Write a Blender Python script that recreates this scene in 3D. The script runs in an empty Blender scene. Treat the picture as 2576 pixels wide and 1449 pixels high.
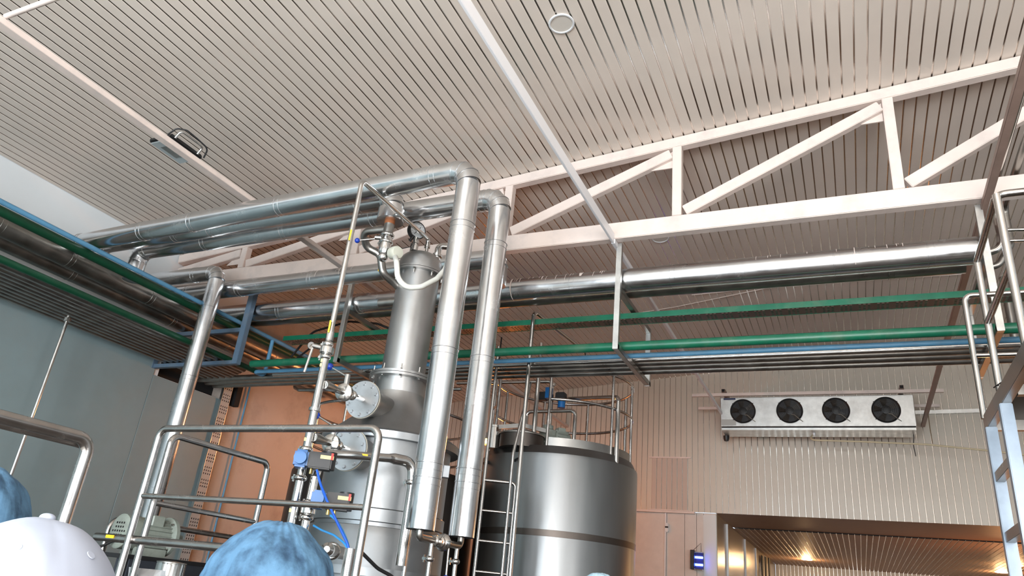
import bpy, bmesh, math, random
from mathutils import Vector, Matrix, noise
random.seed(7)
S = bpy.context.scene
COL = S.collection
V = Vector
PI = math.pi
H = 1.6                                   # eye height of the photographer

# ------------------------------------------------------------------ survey
# Heading, tilt and roll of the camera (solved from the vanishing lines of the hall) and the sight line of a point
YAW, PITCH, ROLL, FPX = -0.456073, 0.407054, 0.104940, 1816.107
cy, sy, cp, sp, cr, sr = math.cos(YAW), math.sin(YAW), math.cos(PITCH), math.sin(PITCH), math.cos(ROLL), math.sin(ROLL)
FW = V((sy*cp, cy*cp, sp)); R0 = V((cy, -sy, 0)); U0 = R0.cross(FW)
RT = cr*R0 + sr*U0; UP = -sr*R0 + cr*U0
def ray(x, y): return (RT*(x-1288) - UP*(y-724.5))/FPX + FW
def aX(x, y, X): d = ray(x, y); p = d*(X/d.x); return V((p.x, p.y, p.z+H))
def aY(x, y, Y): d = ray(x, y); p = d*(Y/d.y); return V((p.x, p.y, p.z+H))
def aZ(x, y, Z): d = ray(x, y); p = d*((Z-H)/d.z); return V((p.x, p.y, p.z+H))
def aD(x, y, D): d = ray(x, y); p = d*(D/math.hypot(d.x, d.y)); return V((p.x, p.y, p.z+H))

# ------------------------------------------------------------------ materials
MATS = {}
def mat(name, col, rough=0.5, metal=0.0, var=0.0, vscale=6.0, bump=0.0, bscale=40.0, stretch=(1,1,1), rvar=0.0, spec=0.5, emit=None, estr=0.0, coat=0.0, dirt=None, dirt_amt=0.0, dscale=3.0):
    if name in MATS: return MATS[name]
    m = bpy.data.materials.new(name); m.use_nodes = True
    nt = m.node_tree; N = nt.nodes; L = nt.links
    b = N['Principled BSDF']
    b.inputs['Base Color'].default_value = (*col, 1); b.inputs['Roughness'].default_value = rough
    b.inputs['Metallic'].default_value = metal; b.inputs['Specular IOR Level'].default_value = spec
    b.inputs['Coat Weight'].default_value = coat
    tc = N.new('ShaderNodeTexCoord'); mp = N.new('ShaderNodeMapping'); mp.inputs['Scale'].default_value = stretch
    L.new(tc.outputs['Object'], mp.inputs['Vector'])
    src = None
    if var > 0 or rvar > 0:
        n = N.new('ShaderNodeTexNoise'); n.inputs['Scale'].default_value = vscale; n.inputs['Detail'].default_value = 5; n.inputs['Roughness'].default_value = 0.6
        L.new(mp.outputs['Vector'], n.inputs['Vector'])
        if var > 0:
            r = N.new('ShaderNodeMapRange'); r.inputs[1].default_value = 0.3; r.inputs[2].default_value = 0.7
            r.inputs[3].default_value = 1-var; r.inputs[4].default_value = 1+var*0.6
            L.new(n.outputs['Fac'], r.inputs[0])
            mx = N.new('ShaderNodeVectorMath'); mx.operation = 'SCALE'; mx.inputs[0].default_value = col
            L.new(r.outputs[0], mx.inputs['Scale']); src = mx.outputs[0]
        if rvar > 0:
            r2 = N.new('ShaderNodeMapRange'); r2.inputs[1].default_value = 0.3; r2.inputs[2].default_value = 0.7
            r2.inputs[3].default_value = max(0.03, rough-rvar); r2.inputs[4].default_value = rough+rvar
            L.new(n.outputs['Fac'], r2.inputs[0]); L.new(r2.outputs[0], b.inputs['Roughness'])
    if dirt:
        n2 = N.new('ShaderNodeTexNoise'); n2.inputs['Scale'].default_value = dscale; n2.inputs['Detail'].default_value = 7; n2.inputs['Roughness'].default_value = 0.7
        L.new(mp.outputs['Vector'], n2.inputs['Vector'])
        r3 = N.new('ShaderNodeMapRange'); r3.inputs[1].default_value = 0.5; r3.inputs[2].default_value = 0.75; r3.inputs[3].default_value = 0; r3.inputs[4].default_value = dirt_amt
        L.new(n2.outputs['Fac'], r3.inputs[0])
        mc = N.new('ShaderNodeMix'); mc.data_type = 'RGBA'
        L.new(r3.outputs[0], mc.inputs['Factor'])
        if src: L.new(src, mc.inputs['A'])
        else: mc.inputs['A'].default_value = (*col, 1)
        mc.inputs['B'].default_value = (*dirt, 1); src = mc.outputs['Result']
    if src: L.new(src, b.inputs['Base Color'])
    if bump > 0:
        n3 = N.new('ShaderNodeTexNoise'); n3.inputs['Scale'].default_value = bscale; n3.inputs['Detail'].default_value = 3
        L.new(mp.outputs['Vector'], n3.inputs['Vector'])
        bp = N.new('ShaderNodeBump'); bp.inputs['Strength'].default_value = bump; bp.inputs['Distance'].default_value = 0.01
        L.new(n3.outputs['Fac'], bp.inputs['Height']); L.new(bp.outputs['Normal'], b.inputs['Normal'])
    if emit:
        b.inputs['Emission Color'].default_value = (*emit, 1); b.inputs['Emission Strength'].default_value = estr
    MATS[name] = m
    return m

M_CEIL = mat('ceiling_paint', (0.715, 0.632, 0.557), 0.5, var=0.06, vscale=1.2)
M_GROOVE = mat('bright_metal_joint', (0.60, 0.55, 0.50), 0.20, 1.0)
M_CLAD = mat('wall_cladding_paint', (0.62, 0.555, 0.465), 0.42, var=0.05, vscale=1.0)
M_WHITE = mat('white_wall_paint', (0.76, 0.80, 0.82), 0.6, var=0.05, vscale=0.8, bump=0.05, bscale=6)
M_PANEL = mat('grey_panel', (0.20, 0.268, 0.28), 0.5, var=0.10, vscale=1.2, dirt=(0.22, 0.22, 0.20), dirt_amt=0.35, dscale=1.3)
M_TAN = mat('sodium_tinted_wall', (0.50, 0.42, 0.36), 0.6, var=0.08, vscale=1.0, dirt=(0.14, 0.07, 0.04), dirt_amt=0.5, dscale=0.9)  # orange cast of the sodium lamp put into the white wall's colour
M_FLOOR = mat('floor_tiles', (0.66, 0.61, 0.56), 0.6, var=0.15, vscale=2.0)
M_TRUSS = mat('pink_white_paint', (0.76, 0.645, 0.585), 0.5, var=0.05, vscale=3.0, dirt=(0.46, 0.42, 0.40), dirt_amt=0.5, dscale=4.0)
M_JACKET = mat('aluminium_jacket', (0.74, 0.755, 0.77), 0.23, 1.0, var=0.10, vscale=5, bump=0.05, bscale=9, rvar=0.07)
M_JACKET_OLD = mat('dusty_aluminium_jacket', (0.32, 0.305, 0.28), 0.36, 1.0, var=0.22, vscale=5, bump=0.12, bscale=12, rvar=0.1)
M_SS = mat('polished_stainless', (0.62, 0.61, 0.59), 0.17, 1.0, var=0.08, vscale=8, rvar=0.05)
M_SSD = mat('dull_stainless', (0.37, 0.355, 0.33), 0.34, 1.0, var=0.20, vscale=7, rvar=0.08)
M_SSR = mat('rail_stainless', (0.50, 0.48, 0.46), 0.24, 1.0, var=0.12, vscale=14, rvar=0.06)
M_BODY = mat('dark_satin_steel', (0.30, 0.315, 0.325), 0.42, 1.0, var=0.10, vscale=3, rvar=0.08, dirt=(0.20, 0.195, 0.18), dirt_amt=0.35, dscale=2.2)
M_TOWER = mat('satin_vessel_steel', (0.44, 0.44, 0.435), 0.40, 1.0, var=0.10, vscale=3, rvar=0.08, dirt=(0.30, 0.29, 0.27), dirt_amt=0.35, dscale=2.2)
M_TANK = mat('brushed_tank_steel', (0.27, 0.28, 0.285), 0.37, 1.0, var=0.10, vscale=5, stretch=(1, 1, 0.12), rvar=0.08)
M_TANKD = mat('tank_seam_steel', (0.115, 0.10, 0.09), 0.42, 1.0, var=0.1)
M_PLATE = mat('machined_plate', (0.52, 0.54, 0.56), 0.42, 1.0, var=0.12, vscale=9)
M_GREEN = mat('green_paint', (0.006, 0.125, 0.065), 0.38, var=0.18, vscale=7, dirt=(0.16, 0.19, 0.13), dirt_amt=0.4, dscale=5)
M_DGREEN = mat('dark_green_paint', (0.003, 0.05, 0.022), 0.42, var=0.2, vscale=7)
M_BLUE = mat('light_blue_paint', (0.10, 0.275, 0.44), 0.4, var=0.12, vscale=8, dirt=(0.2, 0.22, 0.24), dirt_amt=0.3, dscale=6)
M_STEELBLUE = mat('slate_blue_paint', (0.10, 0.155, 0.22), 0.42, var=0.12, vscale=6, dirt=(0.2, 0.18, 0.15), dirt_amt=0.4, dscale=6)
M_GALV = mat('galvanised_sheet', (0.62, 0.62, 0.60), 0.34, 1.0, var=0.14, vscale=10, dirt=(0.35, 0.33, 0.30), dirt_amt=0.5, dscale=3)
M_BLACK = mat('black_plastic', (0.012, 0.012, 0.013), 0.45)
M_DARK = mat('dark_void', (0.008, 0.007, 0.007), 0.8)
M_BLUEP = mat('blue_plastic', (0.004, 0.12, 0.36), 0.35)
M_BLUEK = mat('blue_knob', (0.01, 0.045, 0.36), 0.2)
M_BLUET = mat('blue_air_hose', (0.01, 0.10, 0.55), 0.35)
M_BLUEH = mat('light_blue_hose', (0.04, 0.30, 0.68), 0.35)
M_YELLOW = mat('yellow_tape', (0.85, 0.52, 0.02), 0.5)
M_PALEY = mat('pale_yellow_plastic', (0.85, 0.68, 0.28), 0.5)
M_RED = mat('red_plastic', (0.6, 0.03, 0.02), 0.45)
M_GASKET = mat('cream_gasket', (0.62, 0.58, 0.48), 0.6)
M_HOSE = mat('white_hose', (0.74, 0.74, 0.68), 0.5, var=0.05)
M_IVORY = mat('ivory_plastic', (0.58, 0.58, 0.49), 0.45)
M_DIAL = mat('dial_face', (0.74, 0.79, 0.82), 0.3)
M_PERF = mat('perforated_sheet', (0.16, 0.125, 0.105), 0.5, 0.6, var=0.15)
M_MOTOR = mat('grey_green_enamel', (0.27, 0.30, 0.26), 0.45, var=0.12, vscale=12, dirt=(0.12, 0.11, 0.09), dirt_amt=0.5, dscale=8)
M_RUST = mat('rusty_steel', (0.30, 0.10, 0.035), 0.75, 0.2, var=0.3)
M_BEAM = mat('brown_beam_paint', (0.36, 0.245, 0.20), 0.5, var=0.12, vscale=5)
M_PAPER = mat('white_paper', (0.80, 0.80, 0.80), 0.8)
M_SKIN = mat('skin', (0.42, 0.24, 0.16), 0.55)
M_COAT = mat('white_lab_coat', (0.74, 0.76, 0.80), 0.8, bump=0.2, bscale=18)
M_TROUSERS = mat('dark_trousers', (0.03, 0.035, 0.05), 0.8)
M_SHOE = mat('white_boot', (0.55, 0.55, 0.53), 0.6)
M_HAIR = mat('black_hair', (0.012, 0.010, 0.009), 0.55)
M_EYE = mat('eye_white', (0.7, 0.7, 0.68), 0.2)
M_CAPW = mat('white_cotton', (0.40, 0.44, 0.53), 0.85, var=0.03, vscale=9, bump=0.25, bscale=9)
M_CREAMPIPE = mat('cream_pvc', (0.62, 0.52, 0.34), 0.5)
M_WPLAS = mat('white_plastic', (0.72, 0.73, 0.74), 0.4)
M_GLASS = mat('lamp_glass', (0.62, 0.68, 0.70), 0.12, 0.3)
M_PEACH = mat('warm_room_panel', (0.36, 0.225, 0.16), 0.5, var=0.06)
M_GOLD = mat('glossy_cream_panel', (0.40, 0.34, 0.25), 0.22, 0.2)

def hairnet_mat(name, c1, c2):
    m = bpy.data.materials.new(name); m.use_nodes = True
    nt = m.node_tree; N = nt.nodes; L = nt.links; b = N['Principled BSDF']
    b.inputs['Roughness'].default_value = 0.8
    tc = N.new('ShaderNodeTexCoord')
    n = N.new('ShaderNodeTexNoise'); n.inputs['Scale'].default_value = 17; n.inputs['Detail'].default_value = 9; n.inputs['Roughness'].default_value = 0.72
    L.new(tc.outputs['Object'], n.inputs['Vector'])
    w = N.new('ShaderNodeTexNoise'); w.inputs['Scale'].default_value = 5; w.inputs['Detail'].default_value = 3
    mp = N.new('ShaderNodeMapping'); mp.inputs['Scale'].default_value = (7, 7, 2.0); mp.inputs['Rotation'].default_value = (0.25, 0.2, 0)
    L.new(tc.outputs['Object'], mp.inputs['Vector']); L.new(mp.outputs['Vector'], w.inputs['Vector'])
    ad = N.new('ShaderNodeMath'); ad.operation = 'ADD'; L.new(n.outputs['Fac'], ad.inputs[0]); L.new(w.outputs['Fac'], ad.inputs[1])
    cr_ = N.new('ShaderNodeMapRange'); cr_.inputs[1].default_value = 0.74; cr_.inputs[2].default_value = 1.14
    L.new(ad.outputs[0], cr_.inputs[0])
    mx = N.new('ShaderNodeMix'); mx.data_type = 'RGBA'
    mx.inputs['A'].default_value = (*c1, 1); mx.inputs['B'].default_value = (*c2, 1)
    L.new(cr_.outputs[0], mx.inputs['Factor']); L.new(mx.outputs['Result'], b.inputs['Base Color'])
    bp = N.new('ShaderNodeBump'); bp.inputs['Strength'].default_value = 0.35; bp.inputs['Distance'].default_value = 0.006
    L.new(ad.outputs[0], bp.inputs['Height']); L.new(bp.outputs['Normal'], b.inputs['Normal'])
    return m
M_NET = hairnet_mat('blue_nonwoven', (0.016, 0.05, 0.10), (0.085, 0.195, 0.32))
M_NETP = hairnet_mat('pale_blue_nonwoven', (0.25, 0.42, 0.52), (0.50, 0.68, 0.78))

# ------------------------------------------------------------------ mesh helpers
ORG = {}
def new_obj(name, bm, m, parent=None, smooth=35):
    me = bpy.data.meshes.new(name)
    bm.normal_update()
    if parent is not None: org = ORG[parent]
    else:
        xs = [v.co for v in bm.verts]
        lo = [min(c[i] for c in xs) for i in range(3)]; hi = [max(c[i] for c in xs) for i in range(3)]
        org = V(((lo[0]+hi[0])/2, (lo[1]+hi[1])/2, lo[2]))
    bmesh.ops.translate(bm, verts=bm.verts, vec=-org)
    bm.to_mesh(me); bm.free()
    for mm in (m if isinstance(m, (list, tuple)) else [m]): me.materials.append(mm)
    if smooth:
        me.polygons.foreach_set('use_smooth', [True]*len(me.polygons))
        me.set_sharp_from_angle(angle=math.radians(smooth))
    o = bpy.data.objects.new(name, me); COL.objects.link(o)
    if parent is None: o.location = org
    else: o.parent = parent
    ORG[o] = org
    return o
def thing(name, label, cat, loc, group=None):
    o = bpy.data.objects.new(name, None); COL.objects.link(o); o.location = loc; o.empty_display_size = 0.1
    ORG[o] = V(loc); return tag(o, label, cat, group)
def tag(o, label, cat, group=None):
    o['label'] = label; o['category'] = cat
    if group: o['group'] = group
    return o
def struct(o): o['kind'] = 'structure'; return o
def dup(root, delta, label, group=None):
    def cp(o, par):
        c = o.copy(); COL.objects.link(c); ORG[c] = ORG[o] + V(delta)
        if par is None: c.location = o.location + V(delta)
        else: c.parent = par
        for ch in [x for x in bpy.data.objects if x.parent == o]: cp(ch, c)
        return c
    r = cp(root, None); r['label'] = label
    if group: r['group'] = group
    return r

def box(bm, lo, hi):
    lo, hi = V(lo), V(hi)
    r = bmesh.ops.create_cube(bm, size=1)
    for v in r['verts']:
        v.co = V([(lo[i]+hi[i])/2 + v.co[i]*(hi[i]-lo[i]) for i in range(3)])
    return r['verts']
def frame_of(d, up=(0, 0, 1)):
    d = V(d).normalized(); u = V(up)
    if abs(d.dot(u)) > 0.98: u = V((0, 1, 0))
    s = d.cross(u).normalized(); u = s.cross(d).normalized()
    return d, s, u
def bar(bm, p0, p1, w, h, up=(0, 0, 1)):
    p0, p1 = V(p0), V(p1); d, s, u = frame_of(p1-p0, up)
    vs = []
    for p in (p0, p1):
        for a, b in ((-1, -1), (1, -1), (1, 1), (-1, 1)): vs.append(bm.verts.new(p + s*(a*w/2) + u*(b*h/2)))
    for f in ((3, 2, 1, 0), (4, 5, 6, 7), (0, 1, 5, 4), (1, 2, 6, 5), (2, 3, 7, 6), (3, 0, 4, 7)): bm.faces.new([vs[i] for i in f])
def lathe(bm, prof, c, axis=(0, 0, 1), seg=32, cap=True):
    c = V(c); d, s, u = frame_of(axis)
    rings = []
    for r, z in prof:
        if r < 1e-6: rings.append([bm.verts.new(c + d*z)]); continue
        rings.append([bm.verts.new(c + d*z + (s*math.cos(2*PI*k/seg) + u*math.sin(2*PI*k/seg))*r) for k in range(seg)])
    for a, b in zip(rings, rings[1:]):
        for k in range(seg):
            k2 = (k+1) % seg
            if len(a) == 1 and len(b) == 1: continue
            if len(a) == 1: bm.faces.new((a[0], b[k2], b[k]))
            elif len(b) == 1: bm.faces.new((a[k], a[k2], b[0]))
            else: bm.faces.new((a[k], a[k2], b[k2], b[k]))
    if cap:
        if len(rings[0]) > 1: bm.faces.new(rings[0][::-1])
        if len(rings[-1]) > 1: bm.faces.new(rings[-1])
    bmesh.ops.recalc_face_normals(bm, faces=bm.faces)
def cyl(bm, p0, p1, r, seg=20, r2=None):
    p0, p1 = V(p0), V(p1)
    lathe(bm, [(r, 0), (r if r2 is None else r2, (p1-p0).length)], p0, p1-p0, seg)
def ball(bm, c, r, sc=(1, 1, 1), seg=16):
    q = bmesh.ops.create_uvsphere(bm, u_segments=seg, v_segments=max(8, seg//2+2), radius=r)
    for v in q['verts']: v.co = V((v.co.x*sc[0], v.co.y*sc[1], v.co.z*sc[2])) + V(c)
def bend_path(pts, bend, n=7):
    pts = [V(p) for p in pts]
    if bend <= 0 or len(pts) < 3: return pts
    out = [pts[0]]
    for i in range(1, len(pts)-1):
        a, b, c = pts[i-1], pts[i], pts[i+1]
        d1 = (a-b); d2 = (c-b); l1, l2 = d1.length, d2.length
        d1.normalize(); d2.normalize()
        ang = d1.angle(d2)
        if ang > 3.05: out.append(b); continue
        t = min(bend/math.tan(ang/2), l1*0.48, l2*0.48)
        rr = t*math.tan(ang/2)
        ce = b + (d1+d2).normalized()*(rr/math.sin(ang/2))
        s0 = (b+d1*t)-ce; s1 = (b+d2*t)-ce
        tot = s0.angle(s1); ax = s0.cross(s1).normalized()
        for k in range(n+1): out.append(ce + Matrix.Rotation(tot*k/n, 3, ax) @ s0)
    out.append(pts[-1]); return out
def sweep(bm, pts, r, seg=14, cap=True, closed=False):
    pts = [V(p) for p in pts]; n = len(pts); rings = []; pu = None
    for i, p in enumerate(pts):
        if closed: d = pts[(i+1) % n]-pts[i-1]
        elif i == 0: d = pts[1]-p
        elif i == n-1: d = p-pts[i-1]
        else: d = (pts[i+1]-p).normalized()+(p-pts[i-1]).normalized()
        d.normalize()
        if pu is None: _, s, u = frame_of(d)
        else:
            s = d.cross(pu).normalized(); u = s.cross(d).normalized()
        pu = u
        f = 1.0
        if 0 < i < n-1 and not closed:
            c_ = (pts[i+1]-p).normalized().dot(d); f = 1/max(0.6, c_)
        rr = r[i] if isinstance(r, (list, tuple)) else r
        rings.append([bm.verts.new(p + (s*math.cos(2*PI*k/seg)+u*math.sin(2*PI*k/seg))*rr) for k in range(seg)])
    m = n if closed else n-1
    for i in range(m):
        a, b = rings[i], rings[(i+1) % n]
        for k in range(seg):
            k2 = (k+1) % seg; bm.faces.new((a[k], b[k], b[k2], a[k2]))
    if cap and not closed: bm.faces.new(rings[0]); bm.faces.new(rings[-1][::-1])
    bmesh.ops.recalc_face_normals(bm, faces=bm.faces)
def tube(name, pts, r, m, parent=None, bend=0.0, seg=14, n=7):
    bm = bmesh.new(); sweep(bm, bend_path(pts, bend, n), r, seg); return new_obj(name, bm, m, parent)
def ring_path(c, r, a0, a1, n, z=None):
    return [V((c[0]+r*math.cos(a0+(a1-a0)*k/n), c[1]+r*math.sin(a0+(a1-a0)*k/n), c[2] if z is None else z)) for k in range(n+1)]
def lat(name, prof, c, m, parent=None, axis=(0, 0, 1), seg=40, smooth=35, cap=True):
    bm = bmesh.new(); lathe(bm, prof, c, axis, seg, cap); return new_obj(name, bm, m, parent, smooth)
def boxo(name, lo, hi, m, parent=None, bev=0.0):
    bm = bmesh.new(); box(bm, lo, hi)
    if bev: bmesh.ops.bevel(bm, geom=bm.edges[:], offset=bev, segments=2, affect='EDGES')
    return new_obj(name, bm, m, parent, 30)
def baro(name, p0, p1, w, h, m, parent=None, up=(0, 0, 1), bev=0.0):
    bm = bmesh.new(); bar(bm, p0, p1, w, h, up)
    if bev: bmesh.ops.bevel(bm, geom=bm.edges[:], offset=bev, segments=2, affect='EDGES')
    return new_obj(name, bm, m, parent, 30)
def band(name, c, r, m, parent, axis, w=0.012, t=0.004):
    """a beaded seam round a pipe"""
    return lat(name, [(r-0.002, -w/2), (r+t, -w/4), (r+t, w/4), (r-0.002, w/2)], c, m, parent, axis, 32)
def bolt(name, c, axis, m, parent, r=0.012, h=0.012, shank=0.0):
    bm = bmesh.new(); d = V(axis).normalized()
    lathe(bm, [(r, 0), (r, h*0.8), (r*0.85, h)], c, axis, 6)
    if shank: cyl(bm, V(c)+d*h*0.9, V(c)+d*(h+shank), r*0.5, 8)
    return new_obj(name, bm, m, parent, 25)
def clamp(name, c, r, m, parent, axis=(0, 0, 1)):
    """tri-clamp ferrule with its wing nut"""
    bm = bmesh.new(); lathe(bm, [(r, -.018), (r+.008, -.012), (r+.012, -.006), (r+.012, .006), (r+.008, .012), (r, .018)], c, axis, 24)
    d, s, u = frame_of(axis); q = V(c)+s*(r+.012)
    bar(bm, q-u*.004-s*.005, q-u*.004+s*.02, .014, .016, d); bar(bm, q+s*.012-d*.022, q+s*.012+d*.022, .008, .008)
    return new_obj(name, bm, m, parent)

# ------------------------------------------------------------------ the hall
XL, YB, YF, XR = -7.62, 12.9, -6.0, 6.5
SL = 0.09
def zc(x): return H + 4.3325 + SL*x
LWALL = 3.28                              # underside of the cladding on the back wall

def slat_sheet(bm, us, gw, gd, place):
    """profile of flat boards with sunk metal joints; place(u, depth, v) -> point. material 1 = joint"""
    prof = []                              # (u, depth, mat of following strip)
    for a, b in zip(us, us[1:]):
        prof += [(a+gw/2, 0.003, 0), (a+gw/2+0.004, 0, 0), (b-gw/2-0.004, 0, 0), (b-gw/2, 0.003, 1), (b-gw/2+0.001, gd, 1), (b+gw/2-0.001, gd, 1)]
    e0 = [bm.verts.new(place(u, d, 0)) for u, d, _ in prof]; e1 = [bm.verts.new(place(u, d, 1)) for u, d, _ in prof]
    for i in range(len(prof)-1):
        f = bm.faces.new((e0[i], e0[i+1], e1[i+1], e1[i])); f.material_index = prof[i][2]

cosS = 1/math.hypot(1, SL)
pitch = 0.1*cosS
n0 = math.ceil((XL-0.413)/pitch); n1 = math.floor((XR-0.413)/pitch)
us = [XL] + [0.413+pitch*k for k in range(n0, n1+1)] + [XR]
us = [us[0]] + [u for u in us[1:-1] if u-XL > .03] + [us[-1]]
bm = bmesh.new()
slat_sheet(bm, us, 0.012, 0.010, lambda u, d, v: V((u - SL*cosS*d, YF+(YB+0.02-YF)*v, zc(u)+d*cosS)))
for f in bm.faces: f.normal_flip() if f.normal.z > 0 else None
struct(new_obj('ceiling', bm, [M_CEIL, M_GROOVE], None, 20))
boxo('roof_slab', (XL-.2, YF, 6.62), (XR+.2, YB+.2, 6.72), M_WHITE)['kind'] = 'structure'

struct(boxo('floor', (XL-.2, YF-3, -.1), (XR+3, .4, 0), M_FLOOR))  # unseen near floor, made pale to bounce light onto the ceiling
struct(boxo('floor_dark', (XL-.2, .4, -.1), (XR+3, 24, 0), mat('dark_floor_tone', (.13, .11, .10), .3, var=.15, vscale=2)))  # unseen far floor, made dark so pipe undersides reflect less light
bm = bmesh.new()                           # with the gap the process pipes leave through
for lo, hi in (((YF, 0), (5.98, zc(XL)+.05)), ((5.98, 0), (7.05, 3.70)), ((5.98, 4.02), (7.05, zc(XL)+.05))): box(bm, (XL-.2, lo[0], lo[1]), (XL, hi[0], hi[1]))
struct(new_obj('wall_left', bm, M_WHITE, None, 30))
struct(boxo('wall_left_gap', (XL-.5, 5.9, 3.6), (XL-.2, 7.1, 4.1), M_DARK))
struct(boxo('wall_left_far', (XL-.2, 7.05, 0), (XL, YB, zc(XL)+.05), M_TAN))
# grey insulated panels fixed over the near half of the left wall
bm = bmesh.new(); y0 = YF
for y1 in (-3.6, -1.2, 1.2, 3.6, 5.90, 7.03):
    box(bm, (XL, y0+.003, 0), (XL+.03, y1-.003, 3.69 if y1 > 6 else 4.22)); y0 = y1
bmesh.ops.bevel(bm, geom=bm.edges[:], offset=.002, segments=1, affect='EDGES')
struct(new_obj('wall_left_panel', bm, M_PANEL, None, 30))

# back wall: vertical cladding, recessed panel wall below on the left, opening into the back room
xs0 = -2.076
k0 = math.ceil((XL-xs0)/.1); k1 = math.floor((XR-xs0)/.1)
us = [XL] + [xs0+.1*k for k in range(k0, k1+1) if xs0+.1*k-XL > .03] + [XR]
bm = bmesh.new()
slat_sheet(bm, us, 0.010, 0.006, lambda u, d, v: V((u, YB+d, LWALL+(zc(u)+.03-LWALL)*v)))
struct(new_obj('wall_back', bm, [M_CLAD, M_GROOVE], None, 20))
XO = -2.09                                 # left jamb of the opening
struct(boxo('wall_back_core', (XL-.2, YB+.03, LWALL+.06), (XR+.2, YB+.12, 6.7), M_WHITE))
bm = bmesh.new()
for a, b in zip((XL, -5.2, -3.9, -2.93, -2.62, -2.42, -2.30), (-5.2, -3.9, -2.93, -2.62, -2.42, -2.30, XO)):
    box(bm, (a+.003, YB+.06, 0), (b-.003, YB+.12, LWALL))
bmesh.ops.bevel(bm, geom=bm.edges[:], offset=.003, segments=1, affect='EDGES')
struct(new_obj('wall_back_lower', bm, mat('cream_panel', (0.66, 0.60, 0.55), 0.5, var=.06), None, 30))
struct(boxo('trim_1', (XL, YB-.035, LWALL-.03), (XO-.35, YB+.06, LWALL+.004), M_TRUSS))
struct(boxo('trim_2', (-2.955, YB+.03, 0), (-2.93, YB+.06, LWALL-.03), M_WPLAS))
struct(boxo('trim_3', (XO-.22, YB+.045, 0), (XO, YB+.075, LWALL-.03), mat('pale_jamb', (0.66, 0.66, 0.64), .4), bev=.01))

# back room
RB = 22.9
struct(boxo('wall_room_left', (XO-.12, YB+.12, 0), (XO, RB, LWALL), M_GOLD))
for i, y in enumerate((14.0, 16.4, 18.2, 20.2)):
    struct(boxo('trim_%d' % (4+i), (XO, y, 0), (XO+.03, y+.05, LWALL-.04), M_WPLAS))
struct(boxo('wall_room_right', (XR, YB, 0), (XR+.12, RB, LWALL), M_PEACH))
us = [XO] + [XO+.1*k for k in range(1, int((XR-XO)/.1))] + [XR]
bm = bmesh.new()
slat_sheet(bm, us, .010, .01, lambda u, d, v: V((u, 14.8+(RB-14.8)*v, LWALL-.02+d)))
struct(new_obj('ceiling_room', bm, [M_PEACH, M_GROOVE], None, 20))
struct(boxo('ceiling_soffit', (XO, YB+.013, LWALL), (XR, 14.8, LWALL+.1), M_PEACH))
struct(boxo('ceiling_room_slab', (XO, 14.8, LWALL+.02), (XR, RB, LWALL+.1), M_WHITE))
us = [XO] + [XO+.1*k for k in range(1, int((XR-XO)/.1))] + [XR]
bm = bmesh.new()
slat_sheet(bm, us, .010, .01, lambda u, d, v: V((u, RB+d, LWALL*v)))
struct(new_obj('wall_room_back', bm, [M_CLAD, M_GROOVE], None, 20))

# walls out of the picture with the doorways the daylight comes through and a slot added for side fill
bm = bmesh.new()
for lo, hi in (((XL, YF-.2, 0), (-3.9, YF, 6.7)), ((-.7, YF-.2, 0), (.2, YF, 6.7)), ((3.8, YF-.2, 0), (XR, YF, 6.7)), ((-3.9, YF-.2, 4.2), (-.7, YF, 6.7)), ((.2, YF-.2, 4.2), (3.8, YF, 6.7))):
    box(bm, lo, hi)
struct(new_obj('wall_front', bm, M_WHITE, None, 30))
bm = bmesh.new()
for lo, hi in (((XR, YF, 0), (XR+.2, -4.6, 6.7)), ((XR, 1.6, 0), (XR+.2, YB, 6.7)), ((XR, -4.6, 3.0), (XR+.2, 1.6, 6.7)), ((XR, -4.6, 0), (XR+.2, 1.6, 1.4))):
    box(bm, lo, hi)
struct(new_obj('wall_right', bm, M_WHITE, None, 30))

# patch of newer boards on the back wall
t = thing('wall_vent_cover', 'pinkish board patch with a rail above it, low on the slatted wall', 'vent cover', (-2.87, YB-.02, 3.29))
bm = bmesh.new()
us = [-3.19+.0905*k for k in range(8)]
slat_sheet(bm, us, .012, .008, lambda u, d, v: V((u, YB-.012+d, 3.29+.9*v)))
new_obj('board_panel', bm, [mat('pink_boards', (.56, .46, .39), .45), M_GROOVE], t, 20)
boxo('top_rail', (-3.24, YB-.03, 4.18), (-2.50, YB-.004, 4.205), M_TRUSS, t)
boxo('bottom_rail', (-3.22, YB-.025, 3.288), (-2.52, YB-.006, 3.30), M_TRUSS, t)

# ------------------------------------------------------------------ roof steel
TY_ = 5.805
for X, lab in ((-4.85, 'pinkish white roof purlin nearest the left wall, floodlight above it'), (-1.83, 'roof purlin glaring white at the top middle of the photo'), (1.13, 'brownish roof purlin by the platform at the right edge')):
    bm = bmesh.new()
    if X == -1.83:                        # a tall narrow channel up to the truss, a plain tube beyond it
        bar(bm, (X, YF, 4.785), (X, TY_-.046, 4.785), .022, .10); bar(bm, (X, TY_-.046, 4.759), (X, YB-.02, 4.759), .035, .048)
    else: bar(bm, (X, YF, 4.755), (X, YB-.02, 4.755), .075 if X < -4 else .055, .045)
    bmesh.ops.bevel(bm, geom=bm.edges[:], offset=.003, segments=2, affect='EDGES')
    o = new_obj('roof_purlin', bm, mat('daylight_glare_white', (.86, .86, .88), .35) if X == -1.83 else (M_TRUSS if X < 0 else M_BEAM), None, 30)  # middle purlin coloured whiter to carry the daylight glare on its face
    tag(o, lab, 'purlin', 'roof purlins')

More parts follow.
